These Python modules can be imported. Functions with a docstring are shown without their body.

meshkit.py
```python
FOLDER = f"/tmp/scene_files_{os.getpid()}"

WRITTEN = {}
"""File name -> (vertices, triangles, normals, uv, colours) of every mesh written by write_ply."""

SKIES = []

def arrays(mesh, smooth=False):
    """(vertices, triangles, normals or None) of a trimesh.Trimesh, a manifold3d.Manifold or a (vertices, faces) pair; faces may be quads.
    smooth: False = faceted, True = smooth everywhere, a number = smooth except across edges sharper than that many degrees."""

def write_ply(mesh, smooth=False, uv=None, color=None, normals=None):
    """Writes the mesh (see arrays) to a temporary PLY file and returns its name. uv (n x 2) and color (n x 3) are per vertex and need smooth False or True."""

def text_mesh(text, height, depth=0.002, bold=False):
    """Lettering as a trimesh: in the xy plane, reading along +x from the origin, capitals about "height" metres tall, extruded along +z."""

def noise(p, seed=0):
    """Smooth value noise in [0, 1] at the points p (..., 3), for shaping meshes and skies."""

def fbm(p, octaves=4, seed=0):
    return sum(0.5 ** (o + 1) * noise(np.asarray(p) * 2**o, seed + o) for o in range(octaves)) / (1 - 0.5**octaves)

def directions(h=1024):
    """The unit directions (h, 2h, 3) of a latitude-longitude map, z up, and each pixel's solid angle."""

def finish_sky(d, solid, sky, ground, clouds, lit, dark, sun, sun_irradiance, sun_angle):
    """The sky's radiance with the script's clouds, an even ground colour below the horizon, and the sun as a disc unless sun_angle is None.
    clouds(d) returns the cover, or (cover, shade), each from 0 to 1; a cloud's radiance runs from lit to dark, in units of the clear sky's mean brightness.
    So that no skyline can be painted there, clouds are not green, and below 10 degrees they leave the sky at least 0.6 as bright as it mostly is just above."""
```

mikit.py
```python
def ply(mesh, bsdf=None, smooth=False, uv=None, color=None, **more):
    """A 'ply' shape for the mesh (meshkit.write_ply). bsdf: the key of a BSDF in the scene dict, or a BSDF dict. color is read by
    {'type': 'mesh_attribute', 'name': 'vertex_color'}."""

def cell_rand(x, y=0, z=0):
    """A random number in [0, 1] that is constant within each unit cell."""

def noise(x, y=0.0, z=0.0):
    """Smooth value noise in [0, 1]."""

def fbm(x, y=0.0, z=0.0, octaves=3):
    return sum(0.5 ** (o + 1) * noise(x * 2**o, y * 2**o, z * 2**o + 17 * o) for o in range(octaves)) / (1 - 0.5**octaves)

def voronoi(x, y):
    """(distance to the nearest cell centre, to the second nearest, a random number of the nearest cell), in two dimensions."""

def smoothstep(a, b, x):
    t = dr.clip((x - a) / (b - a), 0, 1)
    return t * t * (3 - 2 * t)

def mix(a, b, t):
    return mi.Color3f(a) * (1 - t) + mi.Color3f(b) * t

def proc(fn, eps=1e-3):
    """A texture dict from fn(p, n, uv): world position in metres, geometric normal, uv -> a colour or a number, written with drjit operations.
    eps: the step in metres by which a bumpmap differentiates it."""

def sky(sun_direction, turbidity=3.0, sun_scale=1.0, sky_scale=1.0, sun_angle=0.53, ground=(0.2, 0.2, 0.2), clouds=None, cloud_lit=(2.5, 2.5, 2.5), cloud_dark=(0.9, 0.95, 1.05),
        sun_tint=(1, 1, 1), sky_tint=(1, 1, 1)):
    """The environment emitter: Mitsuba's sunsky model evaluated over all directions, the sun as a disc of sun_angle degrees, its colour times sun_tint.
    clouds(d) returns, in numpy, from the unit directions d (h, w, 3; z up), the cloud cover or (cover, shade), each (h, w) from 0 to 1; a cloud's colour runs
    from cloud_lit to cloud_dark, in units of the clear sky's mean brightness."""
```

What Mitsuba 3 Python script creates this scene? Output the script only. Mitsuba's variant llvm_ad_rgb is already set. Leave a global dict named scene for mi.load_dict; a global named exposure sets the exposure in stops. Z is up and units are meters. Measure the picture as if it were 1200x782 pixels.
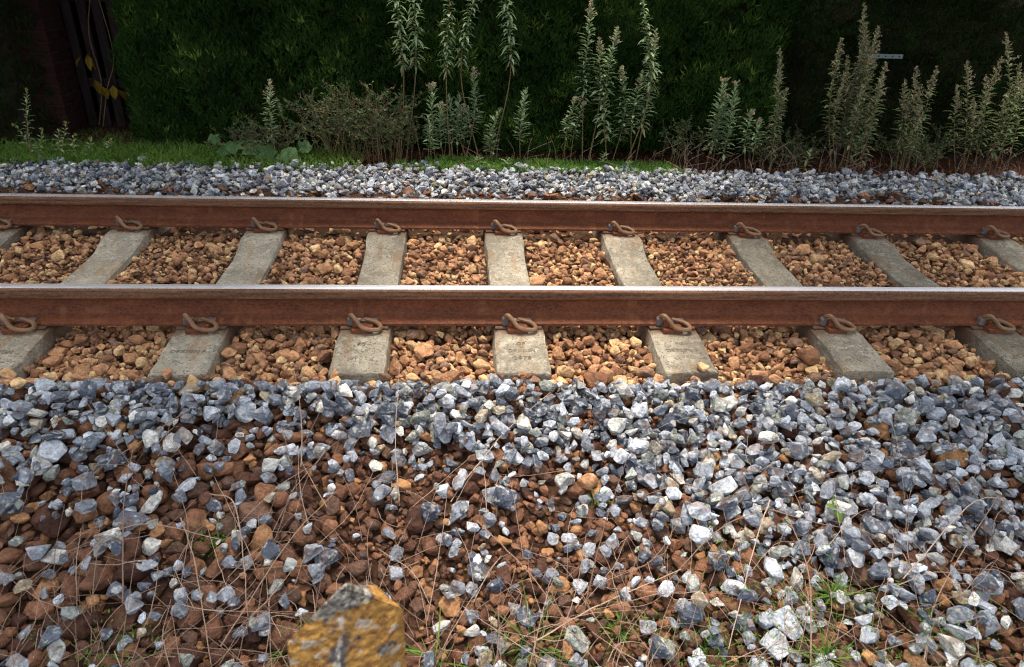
import math
import numpy as np
import trimesh
import mitsuba as mi
import drjit as dr
import mikit
import meshkit
from scipy.spatial import ConvexHull, HalfspaceIntersection

T = mi.ScalarTransform4f
scene, labels = {}, {}

# ------------------------------------------------------------------ camera, sky, exposure
CAM = np.array([0.0, -2.788, 1.312])
_p, _r, _w = np.radians([28.73, 2.32, -4.93])
_r0 = np.array([math.cos(_w), math.sin(_w), 0]); _f0 = np.array([-math.sin(_w), math.cos(_w), 0]); _ez = np.array([0, 0, 1.0])
FWD = math.cos(_p) * _f0 - math.sin(_p) * _ez
_u0 = math.sin(_p) * _f0 + math.cos(_p) * _ez
RIGHT = math.cos(_r) * _r0 + math.sin(_r) * _u0
UP = -math.sin(_r) * _r0 + math.cos(_r) * _u0
scene['camera'] = {'type': 'thinlens', 'fov': math.degrees(2 * math.atan(600 / 855.0)), 'fov_axis': 'x',
                   'to_world': T().look_at(origin=CAM.tolist(), target=(CAM + FWD).tolist(), up=UP.tolist()),
                   'aperture_radius': 0.0035, 'focus_distance': 2.9, 'near_clip': 0.05, 'far_clip': 500.0}


def overcast(d):
    """An even overcast, brightest overhead as overcast skies are."""
    return np.ones(d.shape[:2]), 1 - np.clip(d[..., 2], 0, 1) ** 0.9


scene['sky'] = mikit.sky([-0.05, 0.16, 0.98], turbidity=3, sun_scale=0.3, sun_angle=17, clouds=overcast, cloud_lit=(1.65, 1.69, 1.75), cloud_dark=(0.62, 0.67, 0.77))
exposure = 3.65


def screen(p):
    q = np.atleast_2d(p) - CAM
    z = q @ FWD
    return np.stack([600 + 855 * (q @ RIGHT) / z, 391 - 855 * (q @ UP) / z, z], -1)


# ------------------------------------------------------------------ materials
N, F, V = mikit.noise, mikit.fbm, mikit.voronoi
S, M = mikit.smoothstep, mikit.mix


def mat(name, color, rough=0.8, spec=0.3, bump=None, bump_scale=0.004, eps=1e-3, **more):
    base = {'type': 'principled', 'base_color': color if isinstance(color, dict) else {'type': 'rgb', 'value': list(color)},
            'roughness': rough, 'specular': spec, **more}
    if bump is not None:
        base = {'type': 'bumpmap', 'arbitrary': mikit.proc(bump, eps), 'scale': bump_scale, 'bsdf': base}
    scene[name] = {'type': 'twosided', 'bsdf': base}


def stone_bump(p, n, uv):
    return F(p.x * 130, p.y * 130, p.z * 130, 3) + 1.2 * F(p.x * 48 + uv.x * 30, p.y * 48, p.z * 48, 2)


def grey_color(p, n, uv):
    h, v = uv.x, uv.y
    c = M((0.040, 0.054, 0.084), (0.48, 0.53, 0.61), v * v * 0.5 + v * 0.5)
    c = M(c, (0.66, 0.65, 0.60), S(0.88, 0.91, h) * (0.5 + 0.5 * v))               # pale stones
    c = M(c, (0.28, 0.21, 0.11), S(0.815, 0.82, h) * (1 - S(0.855, 0.86, h)) * 0.8)  # ochre stones
    c = M(c, (0.22, 0.24, 0.20), S(0.66, 0.7, h) * (1 - S(0.79, 0.8, h)) * 0.7)
    k = S(0.28, 0.72, F(p.x * 38 + h * 50, p.y * 38, p.z * 38 + v * 30, 4))
    k2 = S(0.25, 0.75, F(p.x * 170, p.y * 170 + v * 30, p.z * 170, 3))
    c = M(c, (0.50, 0.50, 0.48), S(0.54, 0.68, F(p.x * 70, p.y * 70 + h * 40, p.z * 70, 4)) * 0.55)
    c = M(c, (0.13, 0.07, 0.04), S(0.56, 0.70, F(p.x * 26 + 9, p.y * 26 + v * 40, p.z * 26, 4)) * 0.55)
    return c * (0.45 + 0.50 * k + 0.5 * k2)


def brown_color(p, n, uv):
    h, v = uv.x, uv.y
    c = M((0.048, 0.021, 0.015), (0.225, 0.108, 0.060), v)
    c = M(c, (0.38, 0.20, 0.09), S(0.86, 0.9, h) * (0.4 + 0.6 * v))
    c = M(c, (0.105, 0.062, 0.045), S(0.5, 0.52, h) * (1 - S(0.68, 0.7, h)) * 0.8)
    k = S(0.28, 0.72, F(p.x * 45 + h * 50, p.y * 45, p.z * 45 + v * 30, 4))
    k2 = S(0.25, 0.75, F(p.x * 170, p.y * 170 + v * 30, p.z * 170, 3))
    return c * (0.5 + 0.5 * k + 0.45 * k2)


def orange_color(p, n, uv):
    h, v = uv.x, uv.y
    c = M((0.16, 0.076, 0.042), (0.49, 0.265, 0.140), v)
    c = M(c, (0.60, 0.42, 0.22), S(0.74, 0.82, h) * (0.4 + 0.6 * v))
    c = M(c, (0.20, 0.125, 0.09), S(0.56, 0.6, h) * (1 - S(0.7, 0.72, h)) * 0.85)
    k = S(0.28, 0.72, F(p.x * 45 + h * 50, p.y * 45, p.z * 45 + v * 30, 4))
    k2 = S(0.25, 0.75, F(p.x * 170, p.y * 170 + v * 30, p.z * 170, 3))
    return c * (0.5 + 0.5 * k + 0.45 * k2)


mat('grey_rock', mikit.proc(grey_color), 0.62, 0.35, stone_bump, 0.006)
mat('brown_rock', mikit.proc(brown_color), 0.75, 0.25, stone_bump, 0.005)
mat('orange_rock', mikit.proc(orange_color), 0.8, 0.2, stone_bump, 0.005)


def soil_color(p, n, uv):
    k = F(p.x * 9, p.y * 9, 0, 4)
    g = F(p.x * 70, p.y * 70, 3, 3)
    leafmould = S(2.5, 2.75, p.y)
    return M(M((0.026, 0.015, 0.010), (0.075, 0.04, 0.024), k), M((0.02, 0.012, 0.009), (0.06, 0.03, 0.02), k), leafmould) * (0.5 + g)


mat('soil', mikit.proc(soil_color), 0.95, 0.1, lambda p, n, uv: F(p.x * 60, p.y * 60, p.z * 60, 4), 0.02)


def rust_color(p, n, uv):
    k = F(p.x * 12, p.y * 24, p.z * 28, 3)
    g = F(p.x * 150, p.y * 150, p.z * 150, 3)
    s = F(p.x * 35, 0.0, p.z * 4, 3)
    c = M((0.040, 0.011, 0.006), (0.20, 0.064, 0.025), k * 0.55 + S(0.25, 0.75, g) * 0.45)
    return M(c, (0.21, 0.09, 0.04), S(0.52, 0.75, s) * S(0.4, 0.6, F(p.x * 9, p.y * 40, p.z * 30, 3)) * 0.45)


mat('rust', mikit.proc(rust_color), 0.72, 0.35, lambda p, n, uv: F(p.x * 160, p.y * 160, p.z * 160, 3), 0.0012)


def head_color(p, n, uv):
    k = F(p.x * 6, p.y * 60, p.z * 110, 4)
    g = F(p.x * 120, p.y * 120, p.z * 120, 3)
    return M((0.060, 0.026, 0.014), (0.19, 0.098, 0.054), S(0.25, 0.75, k) * 0.55 + S(0.25, 0.75, g) * 0.45)


mat('worn_rust', mikit.proc(head_color), 0.62, 0.25, lambda p, n, uv: F(p.x * 60, p.y * 160, p.z * 160, 3), 0.0008)
scene['worn_steel'] = {'type': 'twosided', 'bsdf': {'type': 'principled', 'base_color': mikit.proc(
    lambda p, n, uv: M((0.62, 0.59, 0.60), (0.82, 0.80, 0.82), F(p.x * 2.5, p.y * 160, 0, 3))), 'metallic': 0.9,
    'roughness': mikit.proc(lambda p, n, uv: 0.36 + 0.14 * F(p.x * 3, p.y * 200, 0, 3))}}


def clip_color(p, n, uv):
    k = F(p.x * 28, p.y * 28, p.z * 28, 3)
    return M((0.09, 0.05, 0.03), (0.26, 0.15, 0.08), k)


mat('clip_rust', mikit.proc(clip_color), 0.5, 0.4)
mat('toe_iron', mikit.proc(lambda p, n, uv: M((0.07, 0.06, 0.06), (0.17, 0.15, 0.145), F(p.x * 80, p.y * 80, p.z * 80, 3))), 0.6, 0.4)
mat('pad_brown', mikit.proc(lambda p, n, uv: M((0.06, 0.035, 0.025), (0.15, 0.095, 0.065), F(p.x * 50, p.y * 50, p.z * 50, 3))), 0.8, 0.2)


def concrete_color(p, n, uv):
    a = S(0.25, 0.75, F(p.x * 7, p.y * 7, p.z * 7, 4))
    g = S(0.2, 0.8, F(p.x * 95, p.y * 95, p.z * 95, 3))
    b = F(p.x * 22 + 5, p.y * 16, p.z * 22, 5)
    pit = S(0.60, 0.68, F(p.x * 170, p.y * 170, p.z * 170, 2))
    c = M((0.135, 0.122, 0.098), (0.38, 0.345, 0.275), a * 0.45 + g * 0.55)
    c = M(c, (0.075, 0.066, 0.05), pit * 0.7)
    c = M(c, (0.075, 0.068, 0.052), S(0.42, 0.72, b * 0.6 + g * 0.4) * 0.5)
    c = M(c, (0.44, 0.41, 0.34), S(0.52, 0.74, F(p.x * 60 + 30, p.y * 60, p.z * 60, 4)) * 0.45)
    c = M(c, (0.20, 0.12, 0.06), S(0.56, 0.72, F(p.x * 30 + 70, p.y * 5, p.z * 30, 4)) * 0.5)
    edge = F(p.x * 30, p.y * 30, 7, 3) * 0.07
    d = dr.minimum(dr.abs(p.y), dr.abs(p.y - 1.135))                   # rust washed off the rail seats
    c = c * (0.72 + 0.5 * S(0.3, 0.7, N(p.x * 1.7 + 3, p.y * 0.7, 0)))
    return M(c, (0.105, 0.05, 0.028), (1 - S(0.07, 0.13 + edge, d)) * 0.75)


mat('concrete', mikit.proc(concrete_color), 0.9, 0.15, lambda p, n, uv: F(p.x * 140, p.y * 140, p.z * 140, 4), 0.005)
mat('weathered_mark', (0.16, 0.145, 0.115), 0.9, 0.1)


def post_color(p, n, uv):
    a = F(p.x * 22, p.y * 22, p.z * 22, 4)
    g = F(p.x * 130, p.y * 130, p.z * 130, 3)
    c = M((0.05, 0.045, 0.04), (0.25, 0.235, 0.21), S(0.25, 0.75, g))
    q = S(0.42, 0.54, a + 0.25 * (g - 0.5) + S(0.272, 0.238, p.z) * 0.36 - 0.225)
    o = M((0.19, 0.092, 0.028), (0.48, 0.26, 0.065), S(0.25, 0.75, g * 0.5 + 0.5 * F(p.x * 60, p.y * 60, p.z * 60 + 5, 3)))
    c = M(c, o, q * 0.93)
    w = S(0.62, 0.70, F(p.x * 34 + 20, p.y * 34, p.z * 34, 4))
    c = M(c, (0.42, 0.40, 0.35), w * 0.7)
    t = (0.299 - p.z) / 0.399                                            # pale wear along the front arris
    ex, ey = p.x - (-0.198 - 0.051 * t), p.y - (-1.861 - 0.114 * t)
    r = dr.sqrt(ex * ex + ey * ey) + 0.012 * (a - 0.5) - 0.002
    c = M(c, (0.10, 0.09, 0.085), (1 - S(0.008, 0.024, r)) * S(0.28, 0.2, p.z) * S(0.40, 0.55, F(p.x * 30, p.y * 30, p.z * 30 + 9, 3)))
    return M(c, (0.50, 0.49, 0.45), (1 - S(0.002, 0.006, r)) * 0.7 * S(0.35, 0.6, g))


mat('lichen_stone', mikit.proc(post_color), 0.9, 0.1, lambda p, n, uv: F(p.x * 90, p.y * 90, p.z * 90, 4), 0.010)


def leaf_mat(name, lo, hi, trans=0.5, alt=None, rough=0.6):
    def col(p, n, uv):
        c = M(lo, hi, uv.x)
        if alt is not None:
            c = M(c, alt, S(0.78, 0.84, uv.y))
        return c
    scene[name] = {'type': 'principledthin', 'base_color': mikit.proc(col), 'roughness': rough, 'diff_trans': trans, 'spec_trans': 0.0, 'eta': 1.3}


leaf_mat('weed_leaf', (0.14, 0.24, 0.11), (0.50, 0.63, 0.37), 0.7, (0.38, 0.38, 0.20))
leaf_mat('dry_weed_leaf', (0.13, 0.18, 0.075), (0.42, 0.49, 0.25), 0.7, (0.30, 0.21, 0.15))
leaf_mat('plume', (0.32, 0.24, 0.17), (0.66, 0.56, 0.43), 0.6)
leaf_mat('scrub_leaf', (0.04, 0.075, 0.033), (0.14, 0.21, 0.10), 0.4, (0.17, 0.12, 0.085))
leaf_mat('grass_blade', (0.06, 0.13, 0.025), (0.20, 0.34, 0.075), 0.8)
leaf_mat('cover_leaf', (0.08, 0.18, 0.03), (0.22, 0.40, 0.09), 0.7)
leaf_mat('broad_leaf', (0.06, 0.12, 0.045), (0.13, 0.22, 0.10), 0.5)
leaf_mat('hedge_leaf', (0.007, 0.020, 0.006), (0.050, 0.110, 0.023), 0.35, (0.16, 0.235, 0.05), 0.6)
leaf_mat('yew_leaf', (0.008, 0.016, 0.006), (0.026, 0.050, 0.014), 0.2, None, 0.6)
leaf_mat('yellow_leaf', (0.20, 0.13, 0.015), (0.34, 0.25, 0.04), 0.8)
leaf_mat('dead_leaf', (0.08, 0.028, 0.014), (0.24, 0.10, 0.05), 0.4)
mat('dead_stalk', mikit.proc(lambda p, n, uv: M((0.15, 0.09, 0.065), (0.48, 0.36, 0.28), N(uv.x * 37, uv.y * 91))), 0.8, 0.2)
mat('green_stem', mikit.proc(lambda p, n, uv: M((0.13, 0.10, 0.05), (0.24, 0.16, 0.08), N(p.x * 20, p.y * 20, p.z * 20))), 0.7, 0.2)
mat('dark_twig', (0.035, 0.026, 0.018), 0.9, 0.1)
mat('old_paling', mikit.proc(lambda p, n, uv: M((0.02, 0.014, 0.014), (0.055, 0.04, 0.042), F(p.x * 60, p.y * 60, p.z * 6, 3))), 0.9, 0.1)
mat('dark_brick', mikit.proc(lambda p, n, uv: M((0.024, 0.010, 0.009), (0.05, 0.021, 0.018), F(p.x * 20, p.y * 20, p.z * 20, 3))), 0.9, 0.1)
mat('mortar', (0.04, 0.035, 0.03), 0.95, 0.1)
mat('painted_strip', (0.13, 0.18, 0.19), 0.5, 0.5)
mat('strip_hole', (0.01, 0.01, 0.01), 0.9, 0.1)


# ------------------------------------------------------------------ helpers
def add(key, mesh, bsdf, smooth=False, uv=None, **lab):
    scene[key] = mikit.ply(mesh, bsdf, smooth=smooth, uv=uv)
    if lab:
        labels[key] = lab
    return key


def box(x0, x1, y0, y1, z0, z1, ch=0.0):
    if ch <= 0:
        m = trimesh.creation.box((x1 - x0, y1 - y0, z1 - z0))
        m.apply_translation(((x0 + x1) / 2, (y0 + y1) / 2, (z0 + z1) / 2))
        return m
    pts = []
    for a in (0, 1):
        for b in (0, 1):
            for c in (0, 1):
                X, Y, Z = (x0, x1)[a], (y0, y1)[b], (z0, z1)[c]
                dx, dy, dz = (ch, -ch)[a], (ch, -ch)[b], (ch, -ch)[c]
                pts += [(X, Y + dy, Z + dz), (X + dx, Y, Z + dz), (X + dx, Y + dy, Z)]
    return trimesh.convex.convex_hull(np.array(pts))


def tube(points, radii, sides=6, caps=True):
    p = np.asarray(points, float)
    n = len(p)
    rad = np.broadcast_to(np.asarray(radii, float), (n,))
    t = np.gradient(p, axis=0)
    t /= np.linalg.norm(t, axis=1, keepdims=True) + 1e-12
    a = np.zeros_like(p)
    ref = np.array([0, 0, 1.0]) if abs(t[0, 2]) < 0.9 else np.array([1.0, 0, 0])
    for i in range(n):
        ref = ref - t[i] * (ref @ t[i])
        ref /= np.linalg.norm(ref) + 1e-12
        a[i] = ref
    b = np.cross(t, a)
    ang = np.arange(sides) * 2 * np.pi / sides
    v = p[:, None] + rad[:, None, None] * (np.cos(ang)[None, :, None] * a[:, None] + np.sin(ang)[None, :, None] * b[:, None])
    i, j = np.meshgrid(np.arange(n - 1), np.arange(sides), indexing='ij')
    q = np.stack([i * sides + j, i * sides + (j + 1) % sides, (i + 1) * sides + (j + 1) % sides, (i + 1) * sides + j], -1).reshape(-1, 4)
    f = np.vstack([q[:, [0, 1, 2]], q[:, [0, 2, 3]]])
    v = v.reshape(-1, 3)
    if caps:
        k = len(v)
        v = np.vstack([v, p[0], p[-1]])
        j = np.arange(sides)
        f = np.vstack([f, np.stack([j * 0 + k, (j + 1) % sides, j], 1), np.stack([j * 0 + k + 1, (n - 1) * sides + j, (n - 1) * sides + (j + 1) % sides], 1)])
    return v, f


def join(parts):
    vs, fs, k = [], [], 0
    for v, f in parts:
        vs.append(v); fs.append(np.asarray(f) + k); k += len(v)
    return np.vstack(vs), np.vstack(fs)


def spline(ctrl, n):
    """Catmull-Rom through the points."""
    c = np.asarray(ctrl, float)
    c = np.vstack([2 * c[0] - c[1], c, 2 * c[-1] - c[-2]])
    out = []
    for t in np.linspace(0, len(c) - 3 - 1e-9, n):
        i = int(t); u = t - i
        a, b, d, e = c[i:i + 4]
        out.append(0.5 * (2 * b + (d - a) * u + (2 * a - 5 * b + 4 * d - e) * u * u + (3 * b - a - 3 * d + e) * u ** 3))
    return np.array(out)


def blades(P, D, L, W, bend, uv, side=None, widest=0.4):
    """Many narrow leaves as one mesh: each from P along D (unit), length L, width W, bent by the vector bend. 8 points, 6 triangles (the two halves folded)."""
    P, D, bend = (np.asarray(x, float) for x in (P, D, bend))
    n = len(P)
    L, W = np.broadcast_to(L, (n,))[:, None], np.broadcast_to(W, (n,))[:, None]
    if side is None:
        side = np.cross(D, np.array([0.02, 0.03, 1.0]))
    side = side / (np.linalg.norm(side, axis=1, keepdims=True) + 1e-9)
    up = np.cross(side, D)
    at = lambda t: P + D * L * t + bend * L * t * t  # noqa: E731
    m = at(widest); q = at(0.72)
    v = np.stack([P, m - side * W * 0.5 + up * W * 0.18, m, m + side * W * 0.5 + up * W * 0.18,
                  q - side * W * 0.38 + up * W * 0.12, q, q + side * W * 0.38 + up * W * 0.12, at(1.0)], 1).reshape(-1, 3)
    tri = np.array([[0, 2, 1], [0, 3, 2], [1, 2, 5], [1, 5, 4], [2, 3, 6], [2, 6, 5], [4, 5, 7], [5, 6, 7]])
    f = (tri[None] + 8 * np.arange(n)[:, None, None]).reshape(-1, 3)
    return (v, f), np.repeat(uv, 8, axis=0)


def kites(P, D, L, W, side, uv):
    """Cheaper leaves: 4 points, 2 triangles."""
    n = len(P)
    L, W = np.broadcast_to(L, (n,))[:, None], np.broadcast_to(W, (n,))[:, None]
    side = side / (np.linalg.norm(side, axis=1, keepdims=True) + 1e-9)
    v = np.stack([P, P + D * L * 0.45 - side * W * 0.5, P + D * L, P + D * L * 0.45 + side * W * 0.5], 1).reshape(-1, 3)
    f = (np.array([[0, 3, 2], [0, 2, 1]])[None] + 4 * np.arange(n)[:, None, None]).reshape(-1, 3)
    return (v, f), np.repeat(uv, 4, axis=0)


def unit(v):
    return v / (np.linalg.norm(v, axis=-1, keepdims=True) + 1e-12)


# ------------------------------------------------------------------ the ground
PROFILE = np.array([[-60, -0.9], [-6, -0.62], [-3, -0.47], [-1.6, -0.372], [-1.0, -0.305], [-0.66, -0.255], [-0.42, -0.240], [-0.3, -0.250], [0, -0.250],
                    [0.5, -0.236], [1.1, -0.238], [1.5, -0.262], [1.75, -0.262], [2.1, -0.248], [2.4, -0.26], [2.62, -0.265], [3.0, -0.26], [8, -0.22], [60, 0.1]])


def terrain(x, y):
    x, y = np.broadcast_arrays(np.asarray(x, float), np.asarray(y, float))
    z = np.interp(y, PROFILE[:, 0], PROFILE[:, 1])
    return z + 0.035 * (meshkit.fbm(np.stack([x * 1.6, y * 1.6, x * 0], -1), 3, 5) - 0.5)


def sheet(xs, ys, dz=0.0):
    X, Y = np.meshgrid(xs, ys, indexing='ij')
    v = np.stack([X, Y, terrain(X, Y) + dz], -1).reshape(-1, 3)
    a, b = len(xs), len(ys)
    i, j = np.meshgrid(np.arange(a - 1), np.arange(b - 1), indexing='ij')
    k = (i * b + j).ravel()
    return v, np.stack([k, k + b, k + b + 1, k + 1], 1)


gx = np.concatenate([-np.geomspace(60, 6, 14), np.linspace(-5.6, 6.4, 121), np.geomspace(7, 60, 14)])
gy = np.concatenate([-np.geomspace(60, 4, 14), np.linspace(-3.6, 6, 97), np.geomspace(6.6, 60, 14)])
add('ground', sheet(gx, gy), 'soil', True, label='dark brown soil under the railway and the hedge', kind='structure')
add('ballast_shoulder', sheet(np.linspace(-3.4, 3.6, 80), np.linspace(-1.95, -0.16, 30), 0.005), 'soil', True, label='near ballast bank of mixed grey and brown stones in front of the track', kind='structure')
add('track_bed', sheet(np.linspace(-4.2, 5.0, 100), np.linspace(-0.15, 1.55, 28), 0.006), 'soil', True, label='rusty orange track bed between and beside the concrete sleepers', kind='structure')
add('ballast_shoulder_001', sheet(np.linspace(-5.0, 5.8, 100), np.linspace(1.56, 2.66, 20), 0.005), 'soil', True, label='far ballast bank of blue grey stones behind the track', kind='structure')

# ------------------------------------------------------------------ rails
GAUGE = 1.135                                                       # centre to centre


def profile_mesh(poly, x0, x1, n):
    poly = np.asarray(poly, float)
    xs = np.linspace(x0, x1, n)
    k = len(poly)
    v = np.concatenate([np.c_[np.full(k, x), poly] for x in xs])
    i, j = np.meshgrid(np.arange(n - 1), np.arange(k), indexing='ij')
    q = np.stack([i * k + j, i * k + (j + 1) % k, (i + 1) * k + (j + 1) % k, (i + 1) * k + j], -1).reshape(-1, 4)
    return trimesh.Trimesh(v, np.vstack([q[:, [0, 2, 1]], q[:, [0, 3, 2]]]), process=False)


def mirrored(half):
    half = np.asarray(half, float)
    return np.vstack([half, (half * [-1, 1])[::-1]])


HEAD = mirrored([(-0.008, -0.0455), (-0.0335, -0.0405), (-0.0345, -0.037), (-0.0338, -0.016), (-0.0315, -0.0075), (-0.0270, -0.0032), (-0.0215, -0.0012)])
LOWER = mirrored([(-0.0630, -0.1500), (-0.0635, -0.1485), (-0.0632, -0.1400), (-0.0600, -0.1375), (-0.024, -0.1265), (-0.0125, -0.1190), (-0.0082, -0.1080), (-0.0074, -0.0900), (-0.0074, -0.0640), (-0.0095, -0.0520), (-0.013, -0.0452)])
CROWN = mirrored([(-0.0212, -0.0016), (-0.0212, -0.0006), (-0.012, 0.0003), (-0.004, 0.0006)])


def rail(key, y, text):
    off = np.array([0, y, 0])
    for part, poly, m in (('', LOWER, 'rust'), ('__head', HEAD, 'worn_rust'), ('__head__running_surface', CROWN, 'worn_steel')):
        mesh = profile_mesh(poly, -7.5, 8.5, 33)
        mesh.apply_translation(off)
        add(key + part, mesh, m, 22)
    labels[key] = {'label': text, 'category': 'rail', 'group': 'steel rails of the track'}
    labels[key + '__head__running_surface'] = {'label': 'bright worn strip on top of the rail head'}


rail('steel_rail', 0.0, 'rusty steel rail nearest to the viewer, in front of the grey stones')
rail('steel_rail_001', GAUGE, 'rusty steel rail on the far side, nearest to the weeds and hedge')
labels['steel_rail'].pop('group'); labels['steel_rail_001'].pop('group')

# ------------------------------------------------------------------ sleepers
SLEEPER_X = [-3.12, -2.43, -1.757, -1.047, -0.384, 0.262, 0.926, 1.655, 2.386, 3.157, 3.86]
SLEEPER_HALF = 0.099


def sleeper_top(y):
    return np.interp(y, [-0.42, -0.40, -0.14, 0.16, 0.34, 0.80, 0.97, 1.30, 1.54, 1.56], [-0.186, -0.178, -0.160, -0.160, -0.195, -0.195, -0.160, -0.160, -0.178, -0.186])


def sleeper_body(cx, rng):
    ys = np.array([-0.402, -0.396, -0.36, -0.30, -0.24, -0.17, -0.12, 0, 0.13, 0.19, 0.25, 0.32, 0.40, 0.57, 0.74, 0.82, 0.89, 0.95, 1.01, 1.135, 1.26, 1.34, 1.42, 1.50, 1.532, 1.538])
    secs = []
    for i, y in enumerate(ys):
        zt = sleeper_top(y)
        w = SLEEPER_HALF * (1 - 0.07 * np.clip((-0.160 - zt) / 0.035, 0, 1) * (0.2 < y < 0.95))
        inset = 0.009 if i in (0, len(ys) - 1) else 0.0
        c = 0.009
        zb = -0.40
        half = [(-(w + 0.034 - inset), zb), (-(w + 0.006 - inset), zt - c - inset), (-(w - c - inset), zt - inset), (0, zt + 0.001 - inset)]
        sec = np.array(half + [(-a, b) for a, b in half[-2::-1]])
        jit = rng.normal(0, 0.0016, sec.shape)
        jit[[0, -1]] = 0
        secs.append(np.c_[sec[:, 0] + jit[:, 0] + cx, np.full(len(sec), y), sec[:, 1] + jit[:, 1]])
    v = np.concatenate(secs)
    k, n = len(secs[0]), len(secs)
    i, j = np.meshgrid(np.arange(n - 1), np.arange(k), indexing='ij')
    q = np.stack([i * k + j, i * k + (j + 1) % k, (i + 1) * k + (j + 1) % k, (i + 1) * k + j], -1).reshape(-1, 4)
    f = [q[:, [0, 1, 2]], q[:, [0, 2, 3]]]
    tri = np.array([[0, a, a + 1] for a in range(1, k - 1)])
    f += [tri[:, ::-1], tri + (n - 1) * k]
    m = trimesh.Trimesh(v, np.vstack(f), process=False)
    m.fix_normals()
    return m


CLIP = spline([(-0.020, 0.012, 0.030), (-0.058, 0.016, 0.034), (-0.074, 0.006, 0.052), (-0.062, -0.014, 0.066), (-0.036, -0.030, 0.048), (-0.010, -0.042, 0.026),
               (0.028, -0.046, 0.017), (0.068, -0.042, 0.014), (0.084, -0.030, 0.014), (0.082, -0.010, 0.017), (0.060, 0.010, 0.022), (0.026, 0.020, 0.026), (-0.004, 0.028, 0.028)], 46)


def fasten(root, cx, y, out, clip_ply, toe_ply, block_ply):
    """out: -1 where the rail lies on the +y side of the clip."""
    tw = T().translate([cx, y + out * 0.0635, -0.158])
    if out > 0:
        tw = tw.rotate([0, 0, 1], 180)
    for name, d in (('__shoulder', block_ply), ('__spring_clip', clip_ply), ('__clip_toe', toe_ply)):
        key, n = root + name, 1
        while key in scene:
            key = f'{root}{name}_{n:03d}'; n += 1
        scene[key] = {**d, 'to_world': tw}


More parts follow.
